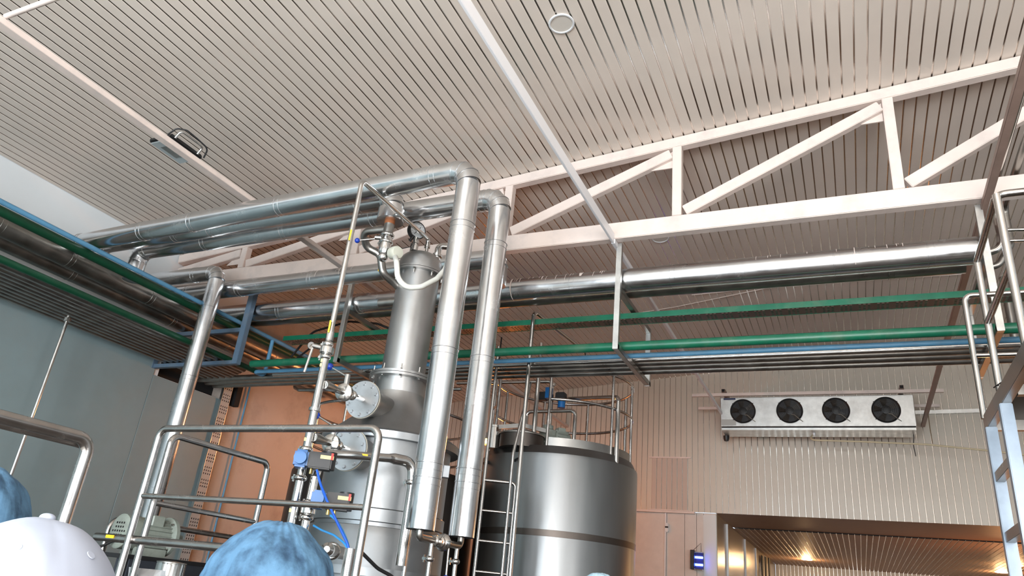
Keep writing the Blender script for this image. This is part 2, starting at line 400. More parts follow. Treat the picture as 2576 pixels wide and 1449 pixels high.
tr = thing('roof_truss', 'pinkish white welded steel roof truss across the hall', 'truss', (-.6, TY_, 4.784))
baro('bottom_chord', (XL+.02, TY_, 4.87), (XR-.02, TY_, 4.87), .09, .17, M_TRUSS, tr, bev=.006)
o = baro('top_chord', (XL+.02, TY_, zc(XL+.02)-.062), (XR-.02, TY_, zc(XR-.02)-.062), .09, .112, M_TRUSS, tr, bev=.006)
posts = [-6.49, -4.83, -2.98, -1.242, .556, 2.32, 4.1]
for X in posts:
    baro('post', (X, TY_-.004, 4.952), (X, TY_-.004, zc(X)-.115), .085, .088, M_TRUSS, tr, up=(0, 1, 0), bev=.005)
ends = [XL] + posts
for a, b in zip(ends, ends[1:] + [XR]):
    p0 = V((a+.07, TY_-.01, 5.0)); p1 = V((b-.06, TY_-.01, zc(b)-.185))
    if b == XR: p1 = V((XR-.1, TY_-.01, zc(XR)-.3))
    baro('brace', p0, p1, .07, .105, M_TRUSS, tr, bev=.005)
    bm = bmesh.new(); vs = [bm.verts.new(V((b-.045, yy, zc(b)-.13 + dz))-V((dx, 0, 0))) for yy in (TY_+.0, TY_+.012) for dx, dz in ((0, 0), (0, -.19), (.24, -.19))]
    bm.faces.new(vs[:3]); bm.faces.new(vs[3:][::-1])
    for i in range(3): bm.faces.new((vs[i], vs[(i+1) % 3], vs[3+(i+1) % 3], vs[3+i]))
    bmesh.ops.recalc_face_normals(bm, faces=bm.faces); new_obj('gusset_plate', bm, M_TRUSS, tr, 30)

tag(tube('conduit', [(-4.82, 1.87, 4.795), (-1.0, 1.87, 4.795)], .018, M_TRUSS), 'thin painted conduit crossing at the top left corner of the ceiling', 'conduit')

# round ceiling lights (off)
def round_light(c, label):
    t = thing('ceiling_light', label, 'ceiling light', c, 'round recessed ceiling lights')
    nrm = V((SL, 0, -1)).normalized()
    lat('rim', [(.10, 0), (.103, .006), (.098, .012), (.088, .012), (.086, .004)], c, M_WPLAS, t, nrm, 40, cap=False)
    lat('diffuser', [(.087, .002), (.087, .005), (0, .006)], c, mat('opal_diffuser', (.62, .57, .51), .5), t, nrm, 40)
round_light(V((-1.77, 3.99, zc(-1.77)-.001)), 'round flat ceiling light between slats near the top middle')
round_light(V((-1.84, 7.65, zc(-1.84)-.001)), 'round ceiling light half hidden by the truss bottom chord')

# floodlight over the left purlin
t = thing('floodlight', 'black framed unlit floodlight mounted over the leftmost purlin', 'floodlight', (-4.88, 3.38, 4.80))
bm = bmesh.new(); box(bm, (-5.10, 3.26, 4.80), (-4.84, 3.60, 4.845)); bmesh.ops.bevel(bm, geom=bm.edges[:], offset=.012, segments=2, affect='EDGES'); new_obj('housing', bm, M_BLACK, t)
boxo('glass', (-5.085, 3.275, 4.794), (-4.855, 3.585, 4.802), M_GLASS, t)
boxo('reflector', (-5.04, 3.34, 4.790), (-4.90, 3.50, 4.796), M_GALV, t)
tube('bracket', [(-4.84, 3.30, 4.82), (-4.79, 3.30, 4.88), (-4.79, 3.54, 4.88), (-4.84, 3.54, 4.82)], .010, M_GALV, t, .03)
tube('cable', [(-4.90, 3.27, 4.845), (-4.83, 3.28, 4.90), (-4.78, 3.34, 4.91), (-4.76, 3.44, 4.89), (-4.74, 3.55, 4.86), (-4.80, 3.58, 4.80)], .007, M_BLACK, t, .05)

# ------------------------------------------------------------------ insulated pipes
RJ = .090
def jacketed(name, label, pts, r, m, bends, seams, capends=(), group='aluminium jacketed pipes', gores=3):
    """pts: corner points; bends: bend radius; seams: (segment, fraction) list"""
    pts = [V(p) for p in pts]
    t = thing(name, label, 'insulated pipe', pts[0]-V((0, 0, r)), group)
    path = bend_path(pts, bends, gores)
    # split into straight runs and jointed elbows
    n = gores+1
    runs = []
    k = 0; cur = [path[0]]
    idx = 1
    for i in range(1, len(pts)-1):
        arc = path[idx:idx+n]; idx += n
        bm = bmesh.new(); sweep(bm, [cur[0], arc[0]], r, 36); new_obj('jacket', bm, m, t, 20)
        bm = bmesh.new(); sweep(bm, arc, r+.002, 36); new_obj('elbow', bm, m, t, 20)
        for q, a in enumerate(arc):
            dd = (arc[min(q+1, n-1)]-arc[max(q-1, 0)])
            band('seam_band', a, r+.002, m, t, dd, .010, .003)
        cur = [arc[-1]]
    bm = bmesh.new(); sweep(bm, [cur[0], path[-1]], r, 36); new_obj('jacket', bm, m, t, 20)
    for s, f in seams:
        a, b = pts[s], pts[s+1]; c = a.lerp(b, f); d = (b-a).normalized()
        band('seam_band', c, r, m, t, d); band('seam_band', c+d*.045, r, m, t, d, .008, .0025)
    return t

P1Y, P2Y, P3Y = 4.02, 4.35, 4.60
V1X, V2X = -2.425, -2.443
z1 = lambda x: 4.476 + (x+5.2)*.0245
jacketed('insulated_pipe', 'uppermost shiny aluminium jacketed pipe, turning down as the front tall riser',
    [(-7.0, P1Y, 4.28), (-7.0, P1Y, z1(-7.0)), (V1X, P1Y, z1(V1X)), (V1X, P1Y, 1.945)], RJ, M_JACKET, .115,
    [(1, .05), (1, .24), (1, .38), (1, .60), (1, .93), (2, .18), (2, .55), (2, .845), (2, .88)])
jacketed('insulated_pipe', 'jacketed pipe right under the uppermost one, ending in a down-turned cap over the column dome',
    [(-6.98, P2Y, 4.28), (-6.98, P2Y, 4.60), (-3.33, P2Y, 4.625), (-3.33, P2Y, 4.47)], RJ, M_JACKET, .10,
    [(1, .30), (1, .43), (1, .90)])
jacketed('insulated_pipe', 'third jacketed pipe of the upper trio, turning down as the rear tall riser',
    [(-6.68, P3Y, 4.28), (-6.68, P3Y, 4.62), (V2X, P3Y, 4.64), (V2X, P3Y, 1.965)], RJ, M_JACKET, .115,
    [(1, .22), (1, .46), (1, .70), (1, .955), (2, .16), (2, .52), (2, .83), (2, .865)])
jacketed('insulated_pipe', 'jacketed pipe dropping in front of the grey wall at the left',
    [(-7.55, 5.3, 4.655), (-6.27, 5.3, 4.655), (-6.27, 5.3, 1.99)], .085, M_JACKET, .10,
    [(0, .72), (1, .16), (1, .455), (1, .89)])
jacketed('insulated_pipe', 'paint streaked jacketed pipe just in front of the truss bottom chord, left of the column',
    [(-7.5, 5.5, 4.52), (-2.87, 5.5, 4.565), (-2.87, 5.5, 4.28)], .094, M_JACKET, .10,
    [(0, .13), (0, .30), (0, .52), (0, .80)])
jacketed('insulated_pipe', 'longest shiny jacketed pipe crossing the hall over the tank to the right',
    [(-7.0, 6.04, 4.47), (1.08, 6.04, 4.475)], .112, M_JACKET, 0,
    [(0, .13), (0, .27), (0, .41), (0, .58), (0, .70), (0, .87), (0, .955)])
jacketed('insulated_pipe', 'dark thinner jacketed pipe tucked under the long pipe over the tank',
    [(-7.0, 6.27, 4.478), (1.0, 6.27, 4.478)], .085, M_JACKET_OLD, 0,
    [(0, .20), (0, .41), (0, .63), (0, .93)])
def drips(root, C, r, marks):
    """runs of roof paint that dripped on the jacket; marks: (x, top angle, bottom angle, width)"""
    bm = bmesh.new()
    for x, a0, a1, w_ in marks:
        n = max(3, int(abs(a0-a1)/8)); prev = None
        for k in range(n+1):
            a = math.radians(a0+(a1-a0)*k/n); ww = w_*(1-.6*k/n)
            e = V((0, -math.cos(a), math.sin(a))); y, z = C(x)
            cur = [bm.verts.new(V((x+sg*ww/2, y, z))+e*(r+.0015)) for sg in (-1, 1)]
            if prev: bm.faces.new((prev[0], prev[1], cur[1], cur[0]))
            prev = cur
    new_obj('paint_drips', bm, M_TRUSS, root, 60)
pipes = [o for o in bpy.data.objects if o.name.startswith('insulated_pipe')]
random.seed(5)
drips(pipes[5], lambda x: (6.04, 4.474), .112, [(-2.93, 63, -95, .018)] + [(random.uniform(-2.9, -1.95), 63, random.uniform(5, 40), random.uniform(.005, .012)) for k in range(20)] + [(random.uniform(-.6, .6), 63, random.uniform(20, 45), random.uniform(.004, .009)) for k in range(12)] + [(-2.2, 63, 22, .05), (.19, 60, -40, .008)])
drips(pipes[4], lambda x: (5.5, 4.535+(x+6)*.0097), .094, [(random.uniform(-5.3, -4.5), 63, random.uniform(-20, 45), random.uniform(.005, .010)) for k in range(14)])
# left rack insulated pipes
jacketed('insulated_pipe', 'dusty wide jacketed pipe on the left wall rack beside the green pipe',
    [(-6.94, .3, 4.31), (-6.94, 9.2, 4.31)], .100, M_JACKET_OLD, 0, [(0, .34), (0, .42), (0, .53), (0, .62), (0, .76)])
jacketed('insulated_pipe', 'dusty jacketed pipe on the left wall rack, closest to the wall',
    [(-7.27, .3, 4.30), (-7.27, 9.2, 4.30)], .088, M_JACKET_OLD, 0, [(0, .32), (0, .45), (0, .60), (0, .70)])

# down-turned cap of the middle pipe with its stub and hygienic valve stack
t = thing('steam_valve_assembly', 'valve stack with blue knob hanging under the capped pipe over the column', 'valve', (-3.33, P2Y, 4.04))
C0 = V((-3.33, P2Y, 0))
lat('end_cap', [(.112, 4.40), (.112, 4.505), (.093, 4.51)], C0, M_JACKET, t, seg=36)
lat('stub_pipe', [(.042, 4.28), (.042, 4.401)], C0, M_SSD, t, seg=24)
lat('rust_ring', [(.0425, 4.372), (.0435, 4.3745), (.0435, 4.399), (.0425, 4.4015)], C0, M_RUST, t, seg=24)
clamp('clamp', C0+V((0, 0, 4.27)), .045, M_SS, t); clamp('clamp', C0+V((0, 0, 4.205)), .046, M_SS, t)
lat('valve_body', [(.034, 4.08), (.05, 4.11), (.05, 4.20), (.044, 4.26)], C0, M_SS, t, seg=28)
ball_c = C0+V((.01, -.02, 4.06)); bm = bmesh.new(); ball(bm, ball_c, .042); new_obj('sensor_body', bm, M_SS, t)
hb = C0+V((-.05, -.03, 4.235)); he = C0+V((-.20, -.12, 4.185))
hnd = tube('handle', [hb, hb.lerp(he, .35), he], .007, M_SS, t); bm = bmesh.new(); cyl(bm, hb-V((-.02, 0, .0)), hb+V((-.03, -.02, 0)), .018, 16); new_obj('handle_boss', bm, M_SS, t)
bm = bmesh.new(); ball(bm, he, .022); new_obj('knob', bm, M_BLUEK, t)
# side branch that loops round and drops to the column nozzle
q = [C0+V((-.03, 0, 4.33)), C0+V((-.24, -.02, 4.325)), C0+V((-.27, .10, 4.24)), aD(957, 640, 5.72), aD(963, 688, 5.74), aD(1002, 722, 5.86)]
tube('bypass_pipe', q, .033, M_SSD, t, .075, 18)
bm = bmesh.new(); bar(bm, q[4]+V((-.036, -.012, .02)), q[4]+V((-.036, -.012, .12)), .02, .004, (0, 1, 0)); new_obj('yellow_mark', bm, M_YELLOW, t, 30)

# ------------------------------------------------------------------ small service pipes
def pipe(name, label, pts, r, m, group=None, cat='pipe', bend=.06, seg=16):
    return tag(tube(name, pts, r, m, None, bend, seg), label, cat, group)
pipe('air_pipe', 'light blue painted pipe along the outer edge of the left rack', [(-6.40, .3, 4.29), (-6.40, 8.95, 4.29)], .024, M_BLUE)
pipe('water_pipe', 'dark green pipe beside the light blue one on the left rack', [(-6.60, .3, 4.295), (-6.60, 9.0, 4.295)], .045, M_DGREEN)
pipe('water_pipe', 'dark green pipe along the edge of the lower stainless pipe bundle', [(-6.45, .3, 3.845), (-6.45, 6.6, 3.845)], .033, M_DGREEN)
ords = ['first', 'second', 'third', 'fourth', 'fifth', 'sixth', 'seventh', 'eighth', 'ninth']
for k in range(9):
    X = -6.565 - .104*k
    rr = (.036, .03, .042, .036, .045, .04, .036, .043, .038)[k]
    pipe('bundle_pipe', '%s pipe from the lower green pipe in the dull bundle under the left rack' % ords[k], [(X, .3, 3.812+rr), (X, 6.30+.05*k, 3.812+rr)], rr, M_SSD, 'stainless bundle under the left rack')
pipe('water_pipe', 'green pipe crossing the hall on the front hanger posts', [(-6.22, 6.06, 3.825), (5.6, 6.06, 3.815)], .042, M_GREEN)
pipe('air_pipe', 'light blue pipe crossing the hall on top of the stainless row', [(-6.395, 6.47, 4.27), (-6.395, 6.47, 3.815), (-6.395, 6.30, 3.812), (5.6, 6.30, 3.812)], .024, M_BLUE, bend=.05)
for Y, r, lab, x0, z in ((6.42, .026, 'thin stainless pipe next to the blue pipe on the hanger cross bars', -6.2, None), (6.54, .038, 'second stainless pipe from the blue pipe on the hanger cross bars', -7.55, None), (6.67, .040, 'third stainless pipe from the blue pipe on the hanger cross bars', -7.55, None), (6.80, .036, 'fourth stainless pipe from the blue pipe, darkest of the row', -7.55, None)):
    pipe('process_pipe', lab, [(x0, Y, 3.786+r), (5.6, Y, 3.786+r)], r, M_SSD if Y > 6.5 else M_SS, 'stainless pipe row crossing the hall')
t_ = pipe('process_pipe', 'small stainless pipe that rises in a crank at the left end of the row', [(-6.30, 6.93, 3.98), (-6.30, 6.93, 3.80), (-6.1, 6.80, 3.725), (-3.9, 6.93, 3.725)], .022, M_SSD, 'stainless pipe row crossing the hall', bend=.06)

def aC(x, y, off=.012):
    d = ray(x, y); p = d*(4.3325-off)/(d.z-SL*d.x); return V((p.x, p.y, p.z+H))
tag(tube('ceiling_wire', [aC(1490, 806), aC(1700, 772), aC(1990, 712)], .006, M_TRUSS), 'longer thin pale wire across the far ceiling above the cable tray', 'wire', 'thin ceiling wires')
tag(tube('ceiling_wire', [aC(1740, 742), aC(2000, 716), aC(2420, 690)], .006, M_TRUSS), 'thin pale wire on the far ceiling just under the dark jacketed pipe', 'wire', 'thin ceiling wires')

# hangers
def hanger(X, label):
    t = thing('pipe_hanger', label, 'pipe hanger', (X, 6.4, 3.73), 'square tube pipe hangers')
    for Y in (5.88, 7.03):
        baro('post', (X, Y, 3.73), (X, Y, 4.784 if Y < 6 else 4.36), .05, .05, M_GALV, t, up=(0, 1, 0), bev=.003)
    baro('lower_rail', (X, 5.856, 3.757), (X, 7.055, 3.757), .05, .05, M_SSD, t, bev=.003)
    baro('upper_rail', (X, 5.905, 4.325), (X, 7.005, 4.325), .05, .05, M_SSD, t, bev=.003)
    for Y in (6.36, 6.48, 6.605, 6.735):
        bm = bmesh.new(); cyl(bm, (X+.0, Y, 3.78), (X+.0, Y, 3.845), .006, 8); bolt_ = new_obj('clip', bm, M_GALV, t)
hanger(-4.86, 'square tube pipe hanger left of the column')
hanger(-1.80, 'square tube pipe hanger above the big tank')
hanger(1.09, 'square tube pipe hanger beside the platform at the right')

# blue frame of the left rack
t = thing('rack_frame', 'slate blue steel frame carrying the left wall rack', 'pipe rack', (-6.9, 5.95, 3.76))
baro('post', (-6.285, 5.885, 3.765), (-6.285, 5.885, 4.784), .08, .07, M_STEELBLUE, t, up=(0, 1, 0), bev=.004)
baro('lower_bar', (XL+.03, 5.885, 3.788), (-6.325, 5.885, 3.788), .06, .045, M_STEELBLUE, t, bev=.003)
baro('upper_bar', (XL+.03, 5.885, 4.185), (-6.325, 5.885, 4.185), .05, .05, M_STEELBLUE, t, bev=.003)
boxo('wall_plate', (XL+.03, 5.84, 3.76), (XL+.04, 5.90, 3.90), M_STEELBLUE, t)

# cable tray
t = thing('cable_tray', 'green sided perforated cable tray crossing the hall', 'cable tray', (-.4, 6.47, 4.227))
bm = bmesh.new()
box(bm, (-6.15, 6.383, 4.227), (5.6, 6.388, 4.283)); new_obj('side_rail', bm, M_GREEN, t, 30)
boxo('side_rail', (-6.15, 6.553, 4.227), (5.6, 6.558, 4.283), M_GREEN, t)
def perf_sheet(bm, u0, u1, v0, v1, pu, pv, hole, place, rows):
    """sheet with rows of square holes"""
    nu = int((u1-u0)/pu)
    ue = [u0]
    for k in range(nu): ue += [u0+pu*k+(pu-hole)/2, u0+pu*k+(pu+hole)/2]
    ue.append(u1)
    pv = (v1-v0)/rows; hv = pv*.42
    ve = [v0]
    for k in range(rows): ve += [v0+pv*k+(pv-hv)/2, v0+pv*k+(pv+hv)/2]
    ve.append(v1)
    G = [[bm.verts.new(place(u, v)) for v in ve] for u in ue]
    for i in range(len(ue)-1):
        if i % 2 == 1 and ((i-1)//2) % 4 == 3: skip = False
        else: skip = True
        for j in range(len(ve)-1):
            if i % 2 == 1 and j % 2 == 1 and skip: continue
            bm.faces.new((G[i][j], G[i+1][j], G[i+1][j+1], G[i][j+1]))
bm = bmesh.new(); perf_sheet(bm, -6.15, 5.6, 6.388, 6.553, .036, .03, .019, lambda u, v: V((u, v, 4.229)), 5)
new_obj('perforated_bottom', bm, M_PERF, t, 0)

tag(tube('power_cable', [(-6.3, 6.75, 4.15), (-6.0, 6.7, 4.45), (-5.4, 6.62, 4.52), (-4.9, 6.52, 4.42), (-4.6, 6.50, 4.30), (-4.2, 6.50, 4.245)], .014, M_BLACK, None, .25), 'black cable arching over the left end of the cable tray', 'cable', 'black cables at the tray end')
tag(tube('power_cable', [(-6.35, 6.85, 4.12), (-6.0, 6.78, 4.30), (-5.6, 6.66, 4.345), (-5.2, 6.47, 4.26), (-4.4, 6.44, 4.243)], .013, M_BLACK, None, .25), 'lower black cable running into the left end of the cable tray', 'cable', 'black cables at the tray end')

# vertical perforated tray, blue drop pipe and black bracket on the left wall
t = thing('wall_cable_tray', 'upright perforated cable tray at the edge of the grey wall panels', 'cable tray', (-7.58, 7.06, .3))
bm = bmesh.new(); perf_sheet(bm, .3, 4.0, 6.985, 7.125, .04, .03, .02, lambda u, v: V((XL+.075, v, u)), 4); new_obj('perforated_face', bm, mat('grey_zinc_paint', (.36, .40, .42), .5, .2), t, 0)
boxo('side_flange', (XL+.032, 6.982, .3), (XL+.075, 6.986, 4.0), M_GALV, t); boxo('side_flange', (XL+.002, 7.125, .3), (XL+.075, 7.129, 4.0), M_GALV, t)
boxo('backing', (XL+.032, 6.99, .3), (XL+.036, 7.12, 4.0), M_BLACK, t)
pipe('air_drop_pipe', 'thin blue pipe running down the tan-lit wall behind the rails', [(-7.585, 7.46, 4.0), (-7.585, 7.46, 0)], .013, M_BLUE)
tag(boxo('wall_bracket', (XL, 7.20, 3.66), (XL+.09, 7.29, 3.95), M_DARK), 'black bracket on the tan-lit wall just right of the upright cable tray', 'bracket')
# hanging drop tube on the left wall
t = thing('drop_pipe', 'single stainless tube dropping from the rack in front of the grey wall', 'pipe', (-7.05, 4.33, 0))
tube('tube', [(-7.05, 4.33, 3.80), (-7.05, 4.33, 0)], .016, M_SS, t)
lat('union_nut', [(.022, 3.735), (.032, 3.74), (.032, 3.775), (.022, 3.78)], (-7.05, 4.33, 0), M_SS, t, seg=8)
# ------------------------------------------------------------------ column vessel
TX, TYY = -3.316, 4.88
TC = V((TX, TYY, 0))
cdir = V((-TX, -TYY, 0)).normalized(); tdir = V((cdir.y*-1, cdir.x, 0))       # towards the camera / to the viewer's right
if tdir.x < 0: tdir = -tdir
col = thing('process_tower', 'tall satin steel process column with domed head and conical skirt', 'process column', (TX, TYY, 0))
dome = [(.0, 4.352)] + [(.193*math.sin(a)**.72, 4.20+.150*max(0, math.cos(a))**.74) for a in [PI/2*k/10 for k in range(1, 11)]] + [(.193, 4.165), (.205, 4.163)]
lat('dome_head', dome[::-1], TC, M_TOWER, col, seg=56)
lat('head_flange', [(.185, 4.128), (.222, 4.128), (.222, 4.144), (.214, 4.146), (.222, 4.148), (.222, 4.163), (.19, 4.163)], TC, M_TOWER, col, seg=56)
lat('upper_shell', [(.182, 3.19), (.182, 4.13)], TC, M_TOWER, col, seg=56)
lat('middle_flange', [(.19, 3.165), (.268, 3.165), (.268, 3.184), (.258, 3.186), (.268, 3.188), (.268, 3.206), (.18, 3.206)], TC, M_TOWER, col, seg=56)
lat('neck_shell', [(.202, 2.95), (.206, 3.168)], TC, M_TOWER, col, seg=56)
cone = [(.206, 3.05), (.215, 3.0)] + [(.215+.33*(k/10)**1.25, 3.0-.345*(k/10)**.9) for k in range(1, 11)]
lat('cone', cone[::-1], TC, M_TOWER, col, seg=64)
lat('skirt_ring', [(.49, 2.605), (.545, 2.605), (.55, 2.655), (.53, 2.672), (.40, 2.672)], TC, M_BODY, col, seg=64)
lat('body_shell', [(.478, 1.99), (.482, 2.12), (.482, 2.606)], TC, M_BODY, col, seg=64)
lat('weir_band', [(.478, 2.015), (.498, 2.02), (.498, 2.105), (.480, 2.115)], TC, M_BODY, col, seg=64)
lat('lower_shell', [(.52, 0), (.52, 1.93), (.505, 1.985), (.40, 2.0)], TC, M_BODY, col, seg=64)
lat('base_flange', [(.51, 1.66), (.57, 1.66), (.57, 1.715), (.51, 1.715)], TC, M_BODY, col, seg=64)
for k in range(8):
    a = 2*PI*k/8 + .35
    c = TC+V((math.cos(a)*.205, math.sin(a)*.205, 4.163-.035)); bolt('head_bolt', c, (0, 0, -1), M_SS, col, .013, .014, .03)
for k in range(10):
    a = 2*PI*k/10 + .2
    c = TC+V((math.cos(a)*.243, math.sin(a)*.243, 3.206)); bolt('flange_bolt', c, (0, 0, 1), M_SS, col, .011, .012, .04)
    c = TC+V((math.cos(a)*.243, math.sin(a)*.243, 3.165)); bolt('flange_bolt', c, (0, 0, -1), M_SS, col, .012, .014)
# side bracket
q = aD(1122, 1187, 5.46); bm = bmesh.new(); bar(bm, q-V((0, 0, .045)), q+V((0, 0, .045)), .05, .05, cdir); bmesh.ops.bevel(bm, geom=bm.edges[:], offset=.004, segments=1, affect='EDGES')
new_obj('side_bracket', bm, M_PLATE, col, 30)
# two blind flanges with studs on short necks
def manway(px, py, D, rr, depth, nb=10):
    c = aD(px, py, D); nrm = V((.08, -1, -.02)).normalized()
    bm = bmesh.new(); lathe(bm, [(rr*.74, -depth), (rr*.74, -.02)], c, nrm, 36); new_obj('manway_neck', bm, M_TOWER, col)
    f = lat('blind_flange', [(rr*.75, -.034), (rr, -.034), (rr, -.016), (rr*.985, -.016), (rr*.985, 0), (0, .001)], c, M_PLATE, col, nrm, 48)
    lat('gasket', [(rr*.9, -.0205), (rr*1.006, -.0205), (rr*1.006, -.0135), (rr*.9, -.0135)], c, M_GASKET, f, nrm, 48)
    d, s, u = frame_of(nrm)
    for k in range(nb):
        a = 2*PI*(k+.5)/nb; bolt('stud', c+(s*math.cos(a)+u*math.sin(a))*rr*.82, nrm, M_PLATE, f, .0135, .013)
    return c, nrm
f1, n1_ = manway(911, 1004, 5.42, .142, .35)
f2, n2_ = manway(874, 1130, 5.30, .150, .30)
# top nozzles
for px, py, h, r in ((1036, 628, .07, .016), (1073, 640, .10, .016)):
    pass
nz = V((-3.27, 4.83, 0))
lat('nozzle', [(.015, 4.30), (.015, 4.40), (.026, 4.402), (.026, 4.425), (.015, 4.428)], V((-3.265, 4.86, 0)), M_SS, col, seg=20)
lat('nozzle', [(.014, 4.28), (.014, 4.44)], V((-3.40, 4.82, 0)), M_SSD, col, seg=16)
lat('nozzle', [(.03, 4.29), (.03, 4.345), (.044, 4.347), (.044, 4.372), (.03, 4.374)], V((-3.205, 4.95, 0)), M_SS, col, seg=24)
tube('vent_elbow', [(-3.205, 4.95, 4.37), (-3.205, 4.95, 4.46), (-3.05, 5.06, 4.48)], .03, M_SS, col, .05, 18)
tube('side_nozzle', [TC+V((-.10, -.10, 3.86)), TC+V((-.29, -.10, 3.86))], .04, M_SSD, col)

# pressure gauge on the dome
g = aD(1044, 583, 5.74); gb = V((-3.325, 4.76, 4.335))
t = thing('pressure_gauge', 'round dial pressure gauge with black rim standing on the column dome', 'gauge', gb)
gn = (cdir + tdir*.55 + V((0, 0, -.12))).normalized()
gc = V((gb.x, gb.y, 4.535))
lat('case', [(0, -.05), (.075, -.05), (.082, -.045), (.082, .0), (.075, .008), (.072, .002)], gc, M_BLACK, t, gn, 40, cap=False)
lat('dial', [(.072, -.002), (.072, .001), (0, .0012)], gc, M_DIAL, t, gn, 40)
d, s, u = frame_of(gn); bm = bmesh.new()
bar(bm, gc+d*.004-(s*.5-u*.8)*.045, gc+d*.004+(s*.5-u*.8)*.055, .005, .002, d); new_obj('needle', bm, M_BLACK, t, 0)
bm = bmesh.new()
for k in range(13):
    a = math.radians(-45+22.5*k); e = s*math.cos(a)+u*math.sin(a); bar(bm, gc+d*.0022+e*.056, gc+d*.0022+e*.064, .003, .001, d)
new_obj('dial_ticks', bm, M_BLACK, t, 0)
lat('stem', [(.03, 4.33), (.03, 4.375), (.018, 4.38), (.018, 4.40), (.026, 4.402), (.026, 4.455), (.018, 4.46)], V((gb.x, gb.y, 0)), M_SS, t, seg=20)

# white temperature transmitter with its hose
hc = C0+V((.135, -.02, 4.085))
t = thing('temperature_transmitter', 'ivory sensor head with white hose drooping beside the column dome', 'sensor', hc)
ax = (cdir*.75+tdir*.55-V((0, 0, .15))).normalized()
lat('head', [(.03, -.075), (.05, -.06), (.055, -.02), (.055, .015), (.048, .028), (0, .032)], hc, M_IVORY, t, ax, 28)
hp = [hc+V((.012, -.02, -.05)), aD(998, 660, 5.05), aD(1000, 700, 5.05), aD(1022, 724, 5.08), aD(1060, 722, 5.1), aD(1098, 702, 5.2), aD(1118, 680, 5.35), aD(1130, 655, 5.5)]
tube('hose', hp, .021, M_HOSE, t, .10, 16)
tube('probe_lead', [hc+V((.03, .0, .03)), V((-3.40, 4.80, 4.40)), V((-3.40, 4.815, 4.445))], .004, M_BLACK, t)
tube('probe_plug', [V((-3.385, 4.75, 4.43)), V((-3.34, 4.74, 4.475))], .014, M_BLACK, t)

# ------------------------------------------------------------------ riser beside the column with branch valves
t = thing('riser_pipe', 'slim stainless riser left of the column with yellow marks, bent over to its top', 'pipe', (-3.16, 3.70, 0))
VX, VY = -3.155, 3.70
tube('thin_tube', [V((VX, VY, 3.30)), V((VX, VY, 4.375)), V((-3.265, 4.86, 4.49)), V((-3.265, 4.86, 4.42))], .019, M_SS, t, .05, 18)
tube('lower_tube', [V((VX, VY, 0)), V((VX, VY, 3.16))], .0265, M_SS, t, 0, 20)
lat('reducer', [(.0265, 3.08), (.0265, 3.10), (.019, 3.20), (.019, 3.30)], V((VX, VY, 0)), M_SS, t, seg=20)
# butterfly valve with white lever
zv = aD(812, 880, 4.86).z
for dz in (-.045, .045): clamp('clamp', V((VX, VY, zv+dz)), .024, M_SS, t)
lat('valve_body', [(.03, zv-.028), (.047, zv-.02), (.047, zv+.02), (.03, zv+.028)], V((VX, VY, 0)), M_SS, t, seg=28)
bs = V((VX, VY, zv+.01)); be = bs + V((-.10, -.03, .02)); bm = bmesh.new(); cyl(bm, bs, be, .017, 16); cyl(bm, be-V((.02, 0, 0)), be+V((-.012, -.004, .0)), .026, 16); new_obj('valve_stem', bm, M_SS, t)
tube('lever', [be, be+V((-.02, -.01, -.19))], .009, M_SS, t)
for z_ in (zv+.11, zv-.11, 2.95, 2.42, 2.30, 1.98): rl = .0265 if z_ < 3.1 else .0192; bm = bmesh.new(); lc = V((VX, VY, z_))+(cdir*.8-tdir*.6)*rl; bar(bm, lc-V((0, 0, .011)), lc+V((0, 0, .011)), .016, .005, cdir); new_obj('yellow_label', bm, M_PALEY, t, 30)
for a, b in (((878, 604), (884, 578)), ((826, 836), (832, 806))):
    p0, p1 = aD(*a, 4.835), aD(*b, 4.835); bm = bmesh.new(); bar(bm, p0, p1, .012, .004, cdir); new_obj('yellow_mark', bm, M_YELLOW, t, 30)
for z_ in (2.62, 2.36, 2.18):
    if z_ == 2.62: lat('ferrule', [(.028, z_-.012), (.038, z_-.01), (.038, z_+.01), (.028, z_+.012)], V((VX, VY, 0)), M_SS, t, seg=24)
    else: clamp('clamp', V((VX, VY, z_)), .03, M_SS, t)

def branch(zs, f, nrm, label):
    """short branch with hand valve from the riser to a blind flange"""
    s0 = V((VX+.02, VY+.02, zs)); e = f + nrm*.0
    t = thing('branch_pipe', label, 'valve', e)
    d = (e-s0).normalized(); Ln = (e-s0).length
    tube('tube', [s0, e], .0225, M_SS, t, 0, 18)
    bm = bmesh.new(); lathe(bm, [(.027, 0), (.036, .03), (.0235, .16)], s0, d, 20); new_obj('cone_reducer', bm, M_SSD, t)
    vc = s0+d*Ln*.50
    lat('valve_disc', [(.03, -.03), (.05, -.022), (.062, -.016), (.062, .016), (.05, .022), (.03, .03)], vc, M_SS, t, d, 32)
    clamp('clamp', s0+d*Ln*.72, .024, M_SS, t, d)
    top = vc+V((0, 0, .13)); bm = bmesh.new(); cyl(bm, vc+V((0, 0, .05)), top, .020, 18); new_obj('valve_stem', bm, M_SS, t)
    kn = top+V((-.155, -.02, .06)); tube('handle', [top-V((0, 0, .015)), kn], .006, M_SS, t)
    bm = bmesh.new(); ball(bm, kn, .026); new_obj('knob', bm, M_BLUEK, t)
    bm = bmesh.new(); q = s0+d*Ln*.30; bar(bm, q-d*.05+V((.0, -.023, .008)), q+d*.05+V((.0, -.023, .008)), .004, .02); new_obj('yellow_mark', bm, M_YELLOW, t, 30)
branch(aD(800, 965, 4.86).z, f1, n1_, 'branch with blue knob valve to the upper bolted flange')
branch(aD(770, 1097, 4.86).z, f2, n2_, 'branch with blue knob valve to the lower bolted flange')

